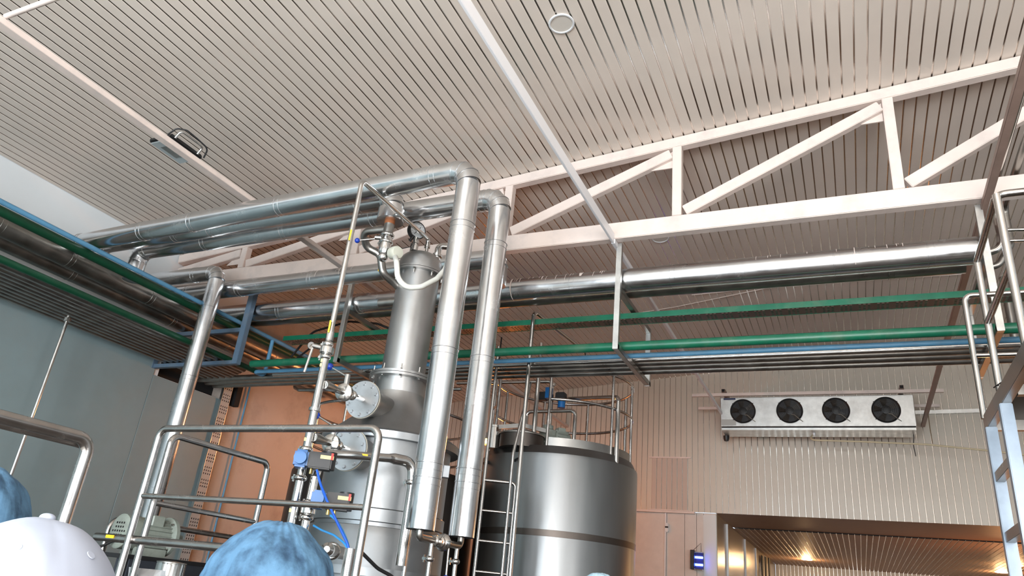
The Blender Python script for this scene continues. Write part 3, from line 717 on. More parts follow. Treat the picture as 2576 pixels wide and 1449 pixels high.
# pneumatic actuators
def actuator(c, label):
    t = thing('valve_actuator', label, 'actuator', c-V((0, 0, .05)), 'blue and black pneumatic actuators')
    ax = tdir.copy(); d = ax
    o = c
    bm = bmesh.new(); bar(bm, o-ax*.13, o-ax*.045, .12, .105, (0, 0, 1)); bmesh.ops.bevel(bm, geom=bm.edges[:], offset=.012, segments=2, affect='EDGES'); new_obj('blue_cap', bm, M_BLUEP, t)
    bm = bmesh.new(); cyl(bm, o-ax*.09+cdir*.055, o-ax*.09+cdir*.09, .038, 28); new_obj('round_cover', bm, M_BLUEP, t)
    bm = bmesh.new(); bar(bm, o-ax*.045, o+ax*.10, .115, .10, (0, 0, 1)); bmesh.ops.bevel(bm, geom=bm.edges[:], offset=.008, segments=2, affect='EDGES'); new_obj('black_body', bm, M_BLACK, t)
    bm = bmesh.new(); cyl(bm, o+ax*.075-V((0, 0, .045)), o+ax*.075+V((0, 0, .062)), .045, 28); new_obj('position_indicator', bm, M_BLACK, t)
    q = o+ax*.072+cdir*.05; bm = bmesh.new(); bar(bm, q-ax*.045+V((0, 0, .022)), q+ax*.035+V((0, 0, .022)), .018, .022); new_obj('yellow_pointer', bm, M_PALEY, t, 30)
    bm = bmesh.new(); bar(bm, q+ax*.025+V((0, 0, .01)), q+ax*.025+V((0, 0, .05)), .014, .02, cdir); new_obj('red_flag', bm, M_RED, t, 30)
    bm = bmesh.new(); cyl(bm, o-ax*.02-V((0, 0, .05)), o-ax*.02-V((0, 0, .08)), .010, 12); cyl(bm, o+ax*.02-V((0, 0, .05)), o+ax*.02-V((0, 0, .075)), .008, 12); new_obj('air_fitting', bm, mat('brass', (.45, .33, .12), .3, 1), t)
    return t
ac1 = aD(795, 1160, 4.72); ac2 = aD(838, 1262, 4.72)
actuator(ac1, 'upper blue and black actuator fixed to the slim riser')
actuator(ac2, 'lower blue and black actuator behind the guard rail mid bar')
# second short riser with clamps under the goose-neck
V2 = V((aD(778, 1270, 4.86).x, aD(778, 1270, 4.86).y, 0))
t = thing('riser_pipe', 'short stainless riser right of the slim one with clamps, below the upper actuator', 'pipe', V2)
tube('tube', [V2, V2+V((0, 0, 2.20))], .0265, M_SS, t, 0, 20)
for z_ in (2.04, 1.95, 1.72): clamp('clamp', V2+V((0, 0, z_)), .029, M_SS, t)
lat('valve_body', [(.03, 1.97), (.046, 1.975), (.046, 2.015), (.03, 2.02)], V2, M_SS, t, seg=28)
tube('cross_link', [V2+V((0, 0, 1.86)), V((VX, VY, 1.88))], .026, M_SSD, t, 0, 18)
# goose-neck to the back
gp = [V2+V((0, 0, 2.20)), aD(812, 1140, 4.88), aD(985, 1153, 5.12), aD(1038, 1163, 5.2), aD(1036, 1230, 5.2)]
t = thing('gooseneck_pipe', 'polished pipe bending over the lower flange and dropping behind the front riser', 'pipe', gp[0])
tube('tube', [gp[0], gp[1], gp[2]], .029, M_SS, t, .07, 20)
dd = (gp[3]-gp[2]).normalized(); bm = bmesh.new(); lathe(bm, [(.029, -.02), (.038, .02), (.038, .03)], gp[2], dd, 22); new_obj('reducer', bm, M_SS, t)
tube('outlet', [gp[2]+dd*.02, gp[3], gp[4], gp[4]-V((0, 0, .5))], .037, M_SS, t, .08, 20)
clamp('clamp', gp[4]+V((0, 0, .04)), .04, M_SS, t)
bm = bmesh.new(); mdl = gp[1].lerp(gp[2], .55); bar(bm, mdl-V((.06, .045, -.0))*.6+V((.012, -.026, .006)), mdl+V((.06, .045, 0))*.6+V((.012, -.026, .006)), .004, .012); new_obj('yellow_mark', bm, M_YELLOW, t, 30)
# air hoses
pA = aD(797, 1182, 4.64)
tag(tube('air_hose', [pA, aD(805, 1215, 4.62), aD(822, 1258, 4.55), aD(850, 1318, 4.50), aD(880, 1379, 4.45), aD(878, 1440, 4.45)], .0075, M_BLUET, None, .2, 10), 'dark blue air hose from the upper actuator down into the cable post', 'hose', 'blue air hoses')
tag(tube('air_hose', [aD(832, 1297, 4.66), aD(846, 1308, 4.6), aD(862, 1336, 4.52), aD(879, 1376, 4.462), aD(876, 1440, 4.46)], .0075, M_BLUEH, None, .2, 10), 'light blue hose curving from the lower actuator into the cable post', 'hose', 'blue air hoses')
tag(tube('air_hose', [aD(789, 1322, 4.85), aD(810, 1334, 4.75), aD(840, 1346, 4.62), aD(866, 1366, 4.5), aD(876, 1382, 4.454), aD(875, 1440, 4.455)], .0065, M_BLUEH, None, .2, 10), 'thin light blue hose from the short riser base into the cable post', 'hose', 'blue air hoses')
pc = aD(882, 1380, 4.45)
bm = bmesh.new(); lathe(bm, [(.031, .0), (.031, pc.z), (.027, pc.z), (.027, pc.z-.3)], V((pc.x, pc.y, 0)), (0, 0, 1), 24, cap=False)
tag(new_obj('cable_post', bm, M_SS), 'open stainless cable post behind the guard rail leg, hoses entering its top', 'post')
tag(tube('power_cable', [aD(900, 1380, 4.75), aD(925, 1405, 4.8), aD(950, 1430, 4.85), aD(985, 1449, 4.9), aD(1010, 1475, 4.95)], .011, M_BLACK, None, .2, 10), 'black cable sagging in front of the column base', 'cable')
# small capped outlet on lower column
p_ = aD(846, 1390, 5.32); q_ = aD(826, 1383, 5.08)
t = thing('sample_valve', 'stubby clamped outlet low on the column beside the blue hairnet', 'valve', p_)
tube('tube', [TC.lerp(V((p_.x, p_.y, 0)), .6)+V((0, 0, p_.z)), q_], .040, M_SSD, t, 0, 22); clamp('clamp', p_.lerp(q_, .55), .046, M_SS, t, q_-p_)
lat('cap', [(.043, 0), (.043, .03), (.02, .05), (0, .052)], q_, M_SS, t, q_-p_, 22)

# drains under the tall risers
B1p, B2p = V((V1X, P1Y, 1.945)), V((V2X, P3Y, 1.965))
t = thing('drain_valve', 'stainless ball valve linking the bottoms of the two tall risers', 'valve', (-2.43, 4.3, 1.85))
lat('bottom_plate', [(.086, -.002), (.086, .004)], B1p, M_DARK, t, seg=30); lat('bottom_plate', [(.086, -.002), (.086, .004)], B2p, M_DARK, t, seg=30)
tube('link_pipe', [B1p+V((0, 0, .01)), B1p+V((0, 0, -.045)), B2p+V((0, 0, -.06)), B2p+V((0, 0, .01))], .022, M_SSD, t, .04, 18)
vm = B1p.lerp(B2p, .56)+V((0, 0, -.052)); dv = (B2p-B1p).normalized()
lat('valve_ball', [(.024, -.06), (.036, -.05), (.036, -.035), (.028, -.03), (.05, -.015), (.056, 0), (.05, .015), (.028, .03), (.036, .035), (.036, .05), (.024, .06)], vm, M_SS, t, dv, 28)
clamp('clamp', B1p.lerp(B2p, .36)+V((0, 0, -.05)), .024, M_SS, t, dv)
tube('handle', [vm+V((.02, .05, -.03)), vm+V((.02, .06, -.20))], .006, M_SS, t); bm = bmesh.new(); ball(bm, vm+V((.02, .06, -.215)), .023); new_obj('knob', bm, M_BLUEK, t)
for nm, f, lab in (('drain_pipe', .30, 'front thin drain tube under the tall risers'), ('drain_pipe', .93, 'rear thin drain tube under the tall risers, beside a blue knob')):
    c = B1p.lerp(B2p, f)+V((0, 0, -.06))
    t = thing(nm, lab, 'pipe', (c.x, c.y, 0), 'thin drain tubes under the risers')
    tube('tube', [c, (c.x, c.y, 0)], .014, M_SS, t); clamp('clamp', c-V((0, 0, .10)), .017, M_SS, t)
# pole between the tower and front riser
pp = aD(1022, 1400, 5.2); pipe('instrument_tube', 'thin bright tube standing against the lower column shell', [(pp.x, pp.y, 0), (pp.x, pp.y, 1.98)], .013, M_SS)
# ------------------------------------------------------------------ big tank
KX, KY, KR = -3.063, 7.974, .90
KC = V((KX, KY, 0))
tk = thing('storage_tank', 'big round brushed steel tank with guard rings on top, right of the column', 'tank', KC)
lat('shell', [(KR, 0), (KR, 3.02), (KR-.004, 3.06)], KC, M_TANK, tk, seg=96)
lat('seam_band', [(KR-.002, 2.225), (KR+.003, 2.227), (KR+.003, 2.29), (KR-.002, 2.292)], KC, M_TANKD, tk, seg=96)
lat('shoulder', [(KR, 3.0), (KR-.004, 3.055), (KR-.02, 3.075), (KR-.05, 3.135), (KR-.06, 3.15), (.4, 3.20), (0, 3.22)], KC, M_TANK, tk, seg=96)
ang_c = math.atan2(-KY, -KX)                                   # direction to the camera in plan
GR = .825
a_gate = ang_c + .25
# gate opening faces the ladder on the viewer's left
AG0, AG1 = ang_c - .02, ang_c - .42
def ang(px, py, r=GR):                                        # plan angle on the ring of a sight line (near side)
    d = ray(px, py); d = V((d.x, d.y)).normalized(); k = KC.xy
    b = d.dot(k); disc = b*b-(k.length_squared-r*r)
    tt = b-math.sqrt(max(disc, 0)); p = d*tt-k; return math.atan2(p.y, p.x)
a_g = ang(1380, 1100); a_l = ang(1255, 1000)
def ringpts(z, a0, a1, n=64): return [KC+V((GR*math.cos(a0+(a1-a0)*k/n), GR*math.sin(a0+(a1-a0)*k/n), z)) for k in range(n+1)]
if a_l > a_g: a_l -= 2*PI
full = a_l + 2*PI
for z in (4.04, 3.66): tube('guard_ring', ringpts(z, a_g, full), .0165, M_SSR, tk, 0, 12)
bm = bmesh.new(); pts = ringpts(3.19, a_g, a_g+2.7, 160)
for a, b in zip(pts, pts[1:]): bar(bm, a, b, .006, .10)
new_obj('kick_plate', bm, mat('dark_plate', (.33, .325, .31), .38, 1.0, var=.12), tk, 60)
for px, py in ((1380, 1050), (1540, 1050)):
    a = ang(px, py); c = KC+V((GR*math.cos(a), GR*math.sin(a), 0)); tube('guard_post', [c+V((0, 0, 3.08)), c+V((0, 0, 4.04))], .0165, M_SSR, tk, 0, 12)
for da in (1.45, 2.1, 2.9, 3.6, 4.35, 5.0):
    a = a_g+da; c = KC+V((GR*math.cos(a), GR*math.sin(a), 0)); tube('guard_post', [c+V((0, 0, 3.08)), c+V((0, 0, 4.04))], .0165, M_SSR, tk, 0, 12)
c = KC+V((GR*math.cos(full), GR*math.sin(full), 0)); tube('guard_post', [c+V((0, 0, 3.08)), c+V((0, 0, 4.04))], .0165, M_SSR, tk, 0, 12)
# hatch
hx = aD(1312, 1112, 8.0); HC = V((hx.x, hx.y, 0))
hh = lat('hatch_collar', [(.245, 3.13), (.245, 3.275)], HC, M_TANKD, tk, seg=48)
lat('hatch_lid', [(.262, 3.272), (.262, 3.285), (.24, 3.295), (.12, 3.335), (0, 3.35)], HC, M_SSD, tk, seg=48)
bm = bmesh.new(); bar(bm, HC-tdir*.27+V((0, 0, 3.345)), HC+V((0, 0, 3.40)), .035, .045); bar(bm, HC+V((0, 0, 3.40)), HC+tdir*.30+V((0, 0, 3.37)), .035, .045); new_obj('hatch_arm', bm, mat('dark_plate', (.33, .325, .31)), tk, 30)
nk = aD(1243, 1108, 8.1); lat('filler_neck', [(.07, 3.13), (.07, 3.36), (.075, 3.362), (.075, 3.385), (0, 3.39)], V((nk.x, nk.y, 0)), M_SS, tk, seg=32)
for px, py in ((1230, 1150), (1303, 1150)):
    a = ang(px, py, KR); c = KC+V((KR*math.cos(a), KR*math.sin(a), 2.985)); nn = V((math.cos(a), math.sin(a), -.5)).normalized()
    bm = bmesh.new(); cyl(bm, c-nn*.03, c+nn*.06, .016, 14); new_obj('lug', bm, M_BLACK, tk)
# agitator
mc = aD(1378, 1090, 8.25); MC = V((mc.x, mc.y, 0))
t = thing('agitator_motor', 'grey finned gearmotor standing on top of the big tank', 'motor', MC+V((0, 0, 3.17)))
lat('gearbox', [(.10, 3.17), (.10, 3.24), (.13, 3.26), (.13, 3.33), (.10, 3.36), (.10, 3.42), (.06, 3.44), (.06, 3.48), (.03, 3.49)], MC, M_MOTOR, t, seg=24)
md = (tdir*.8-cdir*.2); m0 = MC+V((0, 0, 3.36))+md*.09
mb = lat('motor_body', [(.075, 0), (.075, .17), (.06, .20), (.03, .22)], m0, M_MOTOR, t, md, 28)
dd, ss, uu = frame_of(md)
for k in range(14):
    a = 2*PI*k/14; e = ss*math.cos(a)+uu*math.sin(a); bm = bmesh.new(); bar(bm, m0+dd*.02+e*.082, m0+dd*.165+e*.082, .004, .02, e); new_obj('fin', bm, M_MOTOR, t, 0)
bm = bmesh.new(); bar(bm, m0+dd*.04+V((0, 0, .09)), m0+dd*.13+V((0, 0, .09)), .09, .05); new_obj('terminal_box', bm, M_MOTOR, t, 30)
tube('flange_bolts', [MC+V((-.11, 0, 3.335)), MC+V((-.11, 0, 3.35))], .012, M_PLATE, t)

# pipework over the tank
D_ = 8.0
tz = 3.17
def top_pipe(label, pts, r, bend=.06, m=M_SS):
    return pipe('tank_top_pipe', label, pts, r, m, 'pipe loops on the big tank', bend=bend)
a0 = aD(1322, 1085, 8.3); a1 = aD(1325, 1036, 8.3); a2 = aD(1448, 1033, 8.1)
top_pipe('upside down U pipe standing beside the gearmotor on the tank', [V((a1.x, a1.y, tz-.02)), a1, a2, V((a2.x, a2.y, tz-.02))], .022)
b1 = aD(1425, 1004, 8.6); b2 = aD(1556, 999, 7.95)
top_pipe('highest U shaped pipe looping to the right rim of the tank', [V((b1.x, b1.y, 3.9)), b1, b2, V((b2.x, b2.y, 3.05))], .026)
c0 = aD(1354, 955, 7.9); top_pipe('plain upright pipe rising from the tank middle behind the ladder pole', [V((c0.x, c0.y, tz)), V((c0.x, c0.y, 4.35))], .024)
e0 = aD(1150, 964, 8.95); e1 = aD(1391, 960, 8.55)
top_pipe('high feed pipe coming from the left and elbowing down above the tank valves', [e0, e1, V((e1.x, e1.y, 3.18))], .022)
t = thing('valve_actuator', 'small blue and black valve pair on the feed pipe above the tank', 'actuator', V((e1.x, e1.y, 3.86)))
E1 = V((e1.x, e1.y, 0))
for sgn, dx, zz in ((1, -.11, 3.91), (1, .13, 3.90)):
    bm = bmesh.new(); bar(bm, E1+V((dx-.07, 0, zz)), E1+V((dx+.05, 0, zz)), .10, .10); bmesh.ops.bevel(bm, geom=bm.edges[:], offset=.01, segments=2, affect='EDGES'); new_obj('black_body', bm, M_BLACK, t)
bm = bmesh.new(); bar(bm, E1+V((-.02, -.05, 3.87)), E1+V((-.02, -.05, 4.0)), .07, .07, (0, 1, 0)); new_obj('blue_cap', bm, M_BLUEP, t, 30)
bm = bmesh.new(); cyl(bm, E1+V((.14, -.02, 3.76)), E1+V((.14, -.02, 3.86)), .045, 20); new_obj('blue_cap', bm, M_BLUEP, t)
lat('union_nut', [(.03, 4.03), (.042, 4.035), (.042, 4.07), (.03, 4.075)], E1, M_SS, t, seg=20)
# tall bent wash pipe in front of the tank
w0 = aD(1343, 783, 6.95); w1 = aD(1475, 888, 8.05)
W = V((w0.x, w0.y, 0))
pipe('wash_pipe', 'tall thin pipe before the big tank, bent over at its top', [W, w0, w1, V((w1.x, w1.y, 4.05))], .0205, M_SS, bend=.06)

# ladder
LD = 7.28
l0 = aD(1197, 1400, LD); l1 = aD(1276, 1449, LD); LA, LB = V((l0.x, l0.y, 0)), V((l1.x, l1.y, 0))
t = thing('tank_ladder', 'stainless rung ladder leaning at the front of the big tank', 'ladder', LA.lerp(LB, .5))
zt = aD(1282, 1214, LD).z
tube('stile', [LA, LA+V((0, 0, 4.05))], .017, M_SSR, t); 
tube('stile', [LB, LB+V((0, 0, zt)), LA+V((0, 0, zt))], .017, M_SSR, t, .05)
for py in (1290, 1367, 1445):
    z = aD(1275, py, LD).z; tube('rung', [LA+V((0, 0, z)), LB+V((0, 0, z))], .0135, M_SSR, t)
for k in range(1, 5): tube('rung', [LA+V((0, 0, 1.58-.33*k)), LB+V((0, 0, 1.58-.33*k))], .0135, M_SSR, t)
h0 = aD(1335, 962, 7.35); h1 = aD(1291, 1140, LD-.02); 
tube('grab_rail', [h0, h1, V((h1.x, h1.y, 1.0))], .016, M_SSR, t, .25)

# second tank behind the column
QX, QY, QR = -4.946, 7.278, 1.07
QC = V((QX, QY, 0))
t2 = thing('storage_tank', 'second round tank hidden behind the column, its guard rings showing on both sides', 'tank', QC)
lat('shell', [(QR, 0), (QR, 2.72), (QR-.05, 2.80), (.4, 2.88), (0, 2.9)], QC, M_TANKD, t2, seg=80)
for z in (3.44, 3.08): tube('guard_ring', [QC+V((.97*math.cos(2*PI*k/72+.3), .97*math.sin(2*PI*k/72+.3), z)) for k in range(73)], .016, M_SSR, t2, 0, 10)
for k in range(12):
    a = 2*PI*k/12; c = QC+V((.97*math.cos(a), .97*math.sin(a), 0)); tube('guard_post', [c+V((0, 0, 2.76)), c+V((0, 0, 3.44))], .016, M_SSR, t2, 0, 10)

# ------------------------------------------------------------------ guard rails
GY = 3.2
g0 = aY(405, 1078, GY); g1 = aY(956, 1078, GY); gz = .5*(g0.z+g1.z); gm = aY(640, 1262, GY).z; gl = aY(400, 1363, GY).z
t = thing('guard_rail', 'long stainless guard rail in front of the column', 'guard rail', ((g0.x+g1.x)/2, GY, 0), 'stainless guard rails')
tube('top_rail', [(g0.x, GY, 0), (g0.x, GY, gz), (g1.x, GY, gz), (g1.x, GY, 0)], .0215, M_SSR, t, .06, 18)
tube('mid_rail', [(g0.x, GY, gm), (g1.x, GY, gm)], .0165, M_SSR, t)
tube('low_rail', [(g0.x-.32, GY+.03, gl), (aY(720, 1380, GY).x, GY+.03, gl)], .024, M_SSR, t, 0, 18)
bm = bmesh.new(); q = V((g0.x-.17, GY+.004, gl+.006)); bar(bm, q-V((.035, 0, 0)), q+V((.035, 0, 0)), .004, .018); new_obj('yellow_mark', bm, M_YELLOW, t, 30)
GX = g0.x+.01
y0, y1 = GY+.09, aX(676, 1164, GX).y; z2 = .5*(aX(445, 1098, GX).z+aX(676, 1164, GX).z); zm = .5*(aX(400, 1268, GX).z+aX(620, 1308, GX).z)
t = thing('guard_rail', 'shorter stainless guard rail running back towards the tan-lit wall', 'guard rail', (GX, (y0+y1)/2, 0), 'stainless guard rails')
tube('top_rail', [(GX, y0, 0), (GX, y0, z2), (GX, y1, z2), (GX, y1, 0)], .0205, M_SSR, t, .06, 18)
tube('mid_rail', [(GX, y0, zm), (GX, y1, zm)], .0165, M_SSR, t)
HX = -2.6
e = aX(228, 1106, HX); z_ = .5*(aX(0, 1048, HX).z+e.z)
t = thing('hand_rail', 'thick stainless hand rail at the left edge with doubled end posts', 'hand rail', (HX, e.y-.5, 0))
tube('top_rail', [(HX, -1.0, z_), (HX, e.y, z_), (HX, e.y, 0)], .0235, M_SSR, t, .055, 20)
tube('return_post', [(HX-.045, -1.0, z_-.015), (HX-.045, e.y+.04, z_-.015), (HX-.045, e.y+.04, 0)], .0175, M_SSR, t, .05, 18)
LX = -5.5
ya, yb = aX(282, 1303, LX).y, 6.2; zl = 1.903
t = thing('low_rail', 'low dark stainless rail behind the motor at the left wall', 'guard rail', (LX, (ya+yb)/2, 0))
tube('top_rail', [(LX, ya, 0), (LX, ya, zl), (LX, yb, zl), (LX, yb, 0)], .024, M_SSR, t, .09, 18)

# ------------------------------------------------------------------ motor corner at the lower left
mo = aX(372, 1345, -5.1)
t = thing('pump_motor', 'grey green electric motor on a black frame behind the guard rail', 'motor', mo-V((0, 0, .15)))
mx = V((.12, 1, 0)).normalized(); m0 = mo-mx*.22
lat('fan_cowl', [(.11, -.03), (.128, -.02), (.128, .10), (.12, .12)], m0, M_MOTOR, t, mx, 36)
lat('body', [(.108, .10), (.108, .36)], m0, M_MOTOR, t, mx, 36)
lat('end_flange', [(.12, .355), (.15, .37), (.15, .40), (.08, .41), (.03, .43), (.03, .52)], m0, M_MOTOR, t, mx, 36)
dd, ss, uu = frame_of(mx)
for k in range(22):
    a = 2*PI*k/22; e_ = ss*math.cos(a)+uu*math.sin(a); bm = bmesh.new(); bar(bm, m0+dd*.13+e_*.113, m0+dd*.35+e_*.113, .005, .02, e_); new_obj('fin', bm, M_MOTOR, t, 0)
q = m0+dd*.24+V((.05, -.03, .10)); bm = bmesh.new(); bar(bm, q-dd*.055, q+dd*.055, .10, .09); bmesh.ops.bevel(bm, geom=bm.edges[:], offset=.008, segments=1, affect='EDGES'); new_obj('terminal_box', bm, M_MOTOR, t, 30)
for k in range(4):
    a = PI/4+PI/2*k; bolt('flange_bolt', m0+dd*.355+(ss*math.cos(a)+uu*math.sin(a))*.132, -mx, M_SS, t, .011, .012)
bm = bmesh.new()
for i in range(6):
    for j in range(5):
        if (i-2.5)**2+(j-2)**2 < 7: 
            c = m0-dd*.031+ss*(i-2.5)*.03+uu*(j-2)*.03; bar(bm, c, c-dd*.002, .014, .014)
new_obj('fan_grille', bm, M_DARK, t, 0)
for s_ in (-.08, .08): baro('foot', m0+dd*.22+ss*s_-V((0, 0, .16)), m0+dd*.22+ss*s_-V((0, 0, .10)), .04, .26, M_MOTOR, t, up=mx)
b0 = mo-V((0, 0, .16)); 
t = thing('machine_frame', 'black steel skid under the grey green motor', 'machine frame', (b0.x, b0.y, 0))
boxo('top_plate', (b0.x-.25, b0.y-.36, b0.z-.03), (b0.x+.25, b0.y+.62, b0.z), M_BLACK, t, .004)
boxo('side_panel', (b0.x+.10, b0.y-.30, b0.z-.5), (b0.x+.24, b0.y+.55, b0.z-.03), mat('dark_blue_grey', (.03, .035, .045), .5), t)
for dx, dy in ((-.2, -.3), (.2, -.3), (-.2, .55), (.2, .55)): boxo('leg', (b0.x+dx-.03, b0.y+dy-.03, 0), (b0.x+dx+.03, b0.y+dy+.03, b0.z-.03), M_BLACK, t)
pc = aD(428, 1432, 5.45)
t = thing('motor_cover', 'upright stainless cylinder cover below the motor', 'cover', (pc.x, pc.y, 0))
lat('shell', [(.090, 0), (.090, 1.60), (.087, 1.615)], V((pc.x, pc.y, 0)), M_SS, t, seg=40)
lat('lid', [(.092, 1.611), (.092, 1.617), (.02, 1.625), (0, 1.625)], V((pc.x, pc.y, 0)), M_SSD, t, seg=40)
pq = aD(360, 1478, 5.2); bm = bmesh.new(); random.seed(3)
G = [[bm.verts.new(pq+tdir*(i-3)*.035+V((0, 0, (j-3)*.035))+cdir*random.uniform(-.02, .02)-cdir*.05*math.sin(i*.9+j*.7)) for j in range(7)] for i in range(7)]
for i in range(6):
    for j in range(6): bm.faces.new((G[i][j], G[i+1][j], G[i+1][j+1], G[i][j+1]))
bmesh.ops.solidify(bm, geom=bm.faces[:], thickness=.002)
tag(new_obj('paper_sheet', bm, M_PAPER, None, 0), 'crumpled white paper stuck beside the stainless cylinder cover', 'paper')
tag(tube('power_cable', [m0+V((.0, -.02, -.06)), m0+V((-.06, -.16, -.16)), m0+V((-.10, -.30, -.30)), m0+V((-.12, -.42, -.6)), m0+V((-.12, -.5, -1.5))], .010, M_BLACK, None, .1), 'black cable hanging from the motor at the left wall', 'cable')

# ------------------------------------------------------------------ platform at the right edge
PX = .865
Yp = [4.15, 4.98, 5.53]
t = thing('access_platform', 'raised stainless platform with railings at the right edge', 'platform', (1.6, 4.6, 0))
bm = bmesh.new(); box(bm, (PX+.05, 2.0, 2.985), (3.2, 5.50, 3.0)); new_obj('deck_plate', bm, mat('deck_steel', (.10, .085, .075), .55, .6), t, 0)
baro('edge_beam', (PX+.0, 2.0, 2.97), (PX+.0, 5.55, 2.97), .05, .10, M_SSD, t, bev=.003)
baro('edge_beam', (PX+.03, 5.53, 2.97), (3.2, 5.53, 2.97), .05, .10, M_SSD, t, bev=.003)
for yy in (2.9, 3.8, 4.7): baro('joist', (PX+.03, yy, 2.95), (3.2, yy, 2.95), .05, .06, M_SSD, t)
for yy in (5.45, 4.88):
    baro('leg', (PX-.005, yy, 0), (PX-.005, yy, 2.92), .065, .065, mat('leg_steel', (.27, .33, .40), .38, .35, var=.15, vscale=6), t, up=(0, 1, 0), bev=.004)
for xx, yy in ((3.1, 5.45), (3.1, 2.2), (PX, 2.2)): baro('leg', (xx, yy, 0), (xx, yy, 2.92), .06, .06, M_GALV, t, up=(0, 1, 0))
for z_ in (2.60, 2.24, 1.88, 1.5, 1.1, .7, .3): baro('step', (PX-.005, 4.91, z_), (PX-.005, 5.42, z_), .05, .06, M_SSD, t, bev=.003)
for yy in (4.15, 4.98): tube('rail_post', [(PX, yy, 3.02), (PX, yy, 3.905)], .021, M_SS, t, 0, 18)
tube('top_rail', [(PX, 4.98, 3.895), (PX, 4.15, 3.905), (2.9, 4.15, 3.905)], .0205, M_SSR, t, .05, 18)
tube('mid_rail', [(PX, 4.98, 3.47), (PX, 4.15, 3.47)], .019, M_SSR, t)
tube('end_rail', [(PX-.02, 5.53, 3.0), (PX-.02, 5.53, 3.885), (3.0, 5.53, 3.875)], .0195, M_SS, t, .05, 18)
tube('end_mid_rail', [(PX-.02, 5.53, 3.44), (3.0, 5.53, 3.43)], .016, M_SS, t)
p0 = aY(2576, 920, 4.6); tube('hand_grip', [aY(2500, 975, 5.0), aY(2545, 945, 4.8), p0, p0+V((.2, -.2, .1))], .004, M_BLACK, t, .05)
# pipe bends at the upper right
PB = 6.18
r0 = aY(2505, 540, PB); r1 = aY(2525, 620, PB); r2 = aY(2480, 640, PB)
pipe('return_bend', 'upper stainless pipe elbow beside the end of the long jacketed pipe', [(aY(2498, 530, PB).x, 1.0, 5.01), (aY(2498, 530, PB).x, PB, 5.01), aY(2517, 585, PB), aY(2519, 625, PB), aY(2455, 645, PB)], .03, M_SS, 'stainless bends at the right', bend=.09)
pipe('return_bend', 'lower stainless pipe elbow beside the end of the long jacketed pipe', [(1.36, 1.0, 5.005), (1.36, 6.36, 5.005), (1.36, 6.36, 4.66), aY(2512, 668, 6.36), aY(2470, 675, 6.36)], .028, M_SSD, 'stainless bends at the right', bend=.09)
pipe('cross_pipe', 'upper thin bright pipe leaving the picture at the right edge, with a union', [aY(2520, 579, 6.2), aY(2740, 572, 6.2)], .017, M_SS, 'thin pipes at the right edge')
pipe('cross_pipe', 'lower thin bright pipe leaving the picture at the right edge', [aY(2522, 606, 6.3), aY(2740, 600, 6.3)], .014, M_SS, 'thin pipes at the right edge')
pipe('downcomer', 'dull upright pipe behind the platform railing', [(1.37, 6.9, 4.6), (1.37, 6.9, 3.45)], .034, M_SSD)

# ------------------------------------------------------------------ evaporator on the back wall
EY = 12.0
ex0, ex1, ez0, ez1 = -1.842, .974, 4.53, 5.015
t = thing('evaporator', 'galvanised cooling unit with four black fans on the slatted wall', 'cooling unit', ((ex0+ex1)/2, EY+.25, ez0))
bm = bmesh.new(); box(bm, (ex0, EY, ez0), (ex1, EY+.48, ez1)); bmesh.ops.bevel(bm, geom=bm.edges[:], offset=.006, segments=1, affect='EDGES'); new_obj('casing', bm, M_GALV, t, 30)
boxo('drip_tray', (ex0+.01, EY+.02, ez0-.05), (ex1-.01, EY+.50, ez0-.012), M_GALV, t)
boxo('dark_gap', (ex0+.012, EY+.008, ez0-.013), (ex1-.012, EY+.48, ez0+.002), M_DARK, t)
boxo('name_plate', (-1.79, EY-.003, 4.975), (-1.60, EY+.001, 5.005), mat('navy_plate', (.02, .03, .09), .4), t)
boxo('patch_plate', (ex0+.01, EY-.003, ez0+.02), (-1.60, EY+.001, ez0+.12), mat('grey_patch', (.45, .47, .45), .5), t)
def fan(cx):
    c = V((cx, EY, 4.782)); n = V((0, -1, 0))
    f = lat('fan', [(.192, -.0), (.200, .014), (.190, .026), (.180, .018), (.178, .002), (0, .001)], c, M_BLACK, t, n, 48)
    lat('fan_hub', [(.062, .001), (.062, .012), (.05, .016), (0, .017)], c, mat('hub_black', (.02, .02, .02), .5), f, n, 24)
    for k in range(5):
        a = 2*PI*k/5+.5; e = V((math.cos(a), 0, math.sin(a))); s = V((-e.z, 0, e.x)); bm = bmesh.new()
        vs = [bm.verts.new(c+e*r+s*w+V((0, y, 0))) for r, w, y in ((.06, -.02, -.004), (.168, -.055, -.003), (.172, .05, -.014), (.06, .03, -.014))]
        bm.faces.new(vs); bmesh.ops.solidify(bm, geom=bm.faces[:], thickness=.003); new_obj('fan_blade', bm, mat('blade_brown', (.055, .042, .03), .4), f, 0)
    bm = bmesh.new()
    for rr in (.04, .065, .09, .115, .14, .165):
        pts = [c+V((rr*math.cos(2*PI*k/36), -.023, rr*math.sin(2*PI*k/36))) for k in range(36)]; sweep(bm, pts, .0016, 5, closed=True)
    for k in range(8):
        a = 2*PI*k/8; e = V((math.cos(a), 0, math.sin(a))); bar(bm, c+e*.04+V((0, -.023, 0)), c+e*.19+V((0, -.023, 0)), .0025, .0025)
    new_obj('guard_grille', bm, M_BLACK, f, 0)
    tube('lead', [c+V((.02, -.01, -.06)), c+V((.07, -.026, -.07)), c+V((.13, -.026, -.13)), c+V((.19, -.005, -.175))], .0045, mat('grey_lead', (.3, .27, .22), .5), f, .04, 8)
    for sx, sz in ((-.16, .13), (.16, .13), (-.15, -.14)): bolt('screw', c+V((sx, -.0, sz)), n, M_DARK, f, .007, .006)
for cx in (-1.488, -.775, -.101, .592): fan(cx)
t = thing('evaporator_support', 'pinkish beige square bars carrying the cooling unit', 'support bars', (-.4, 11.96, 5.0))
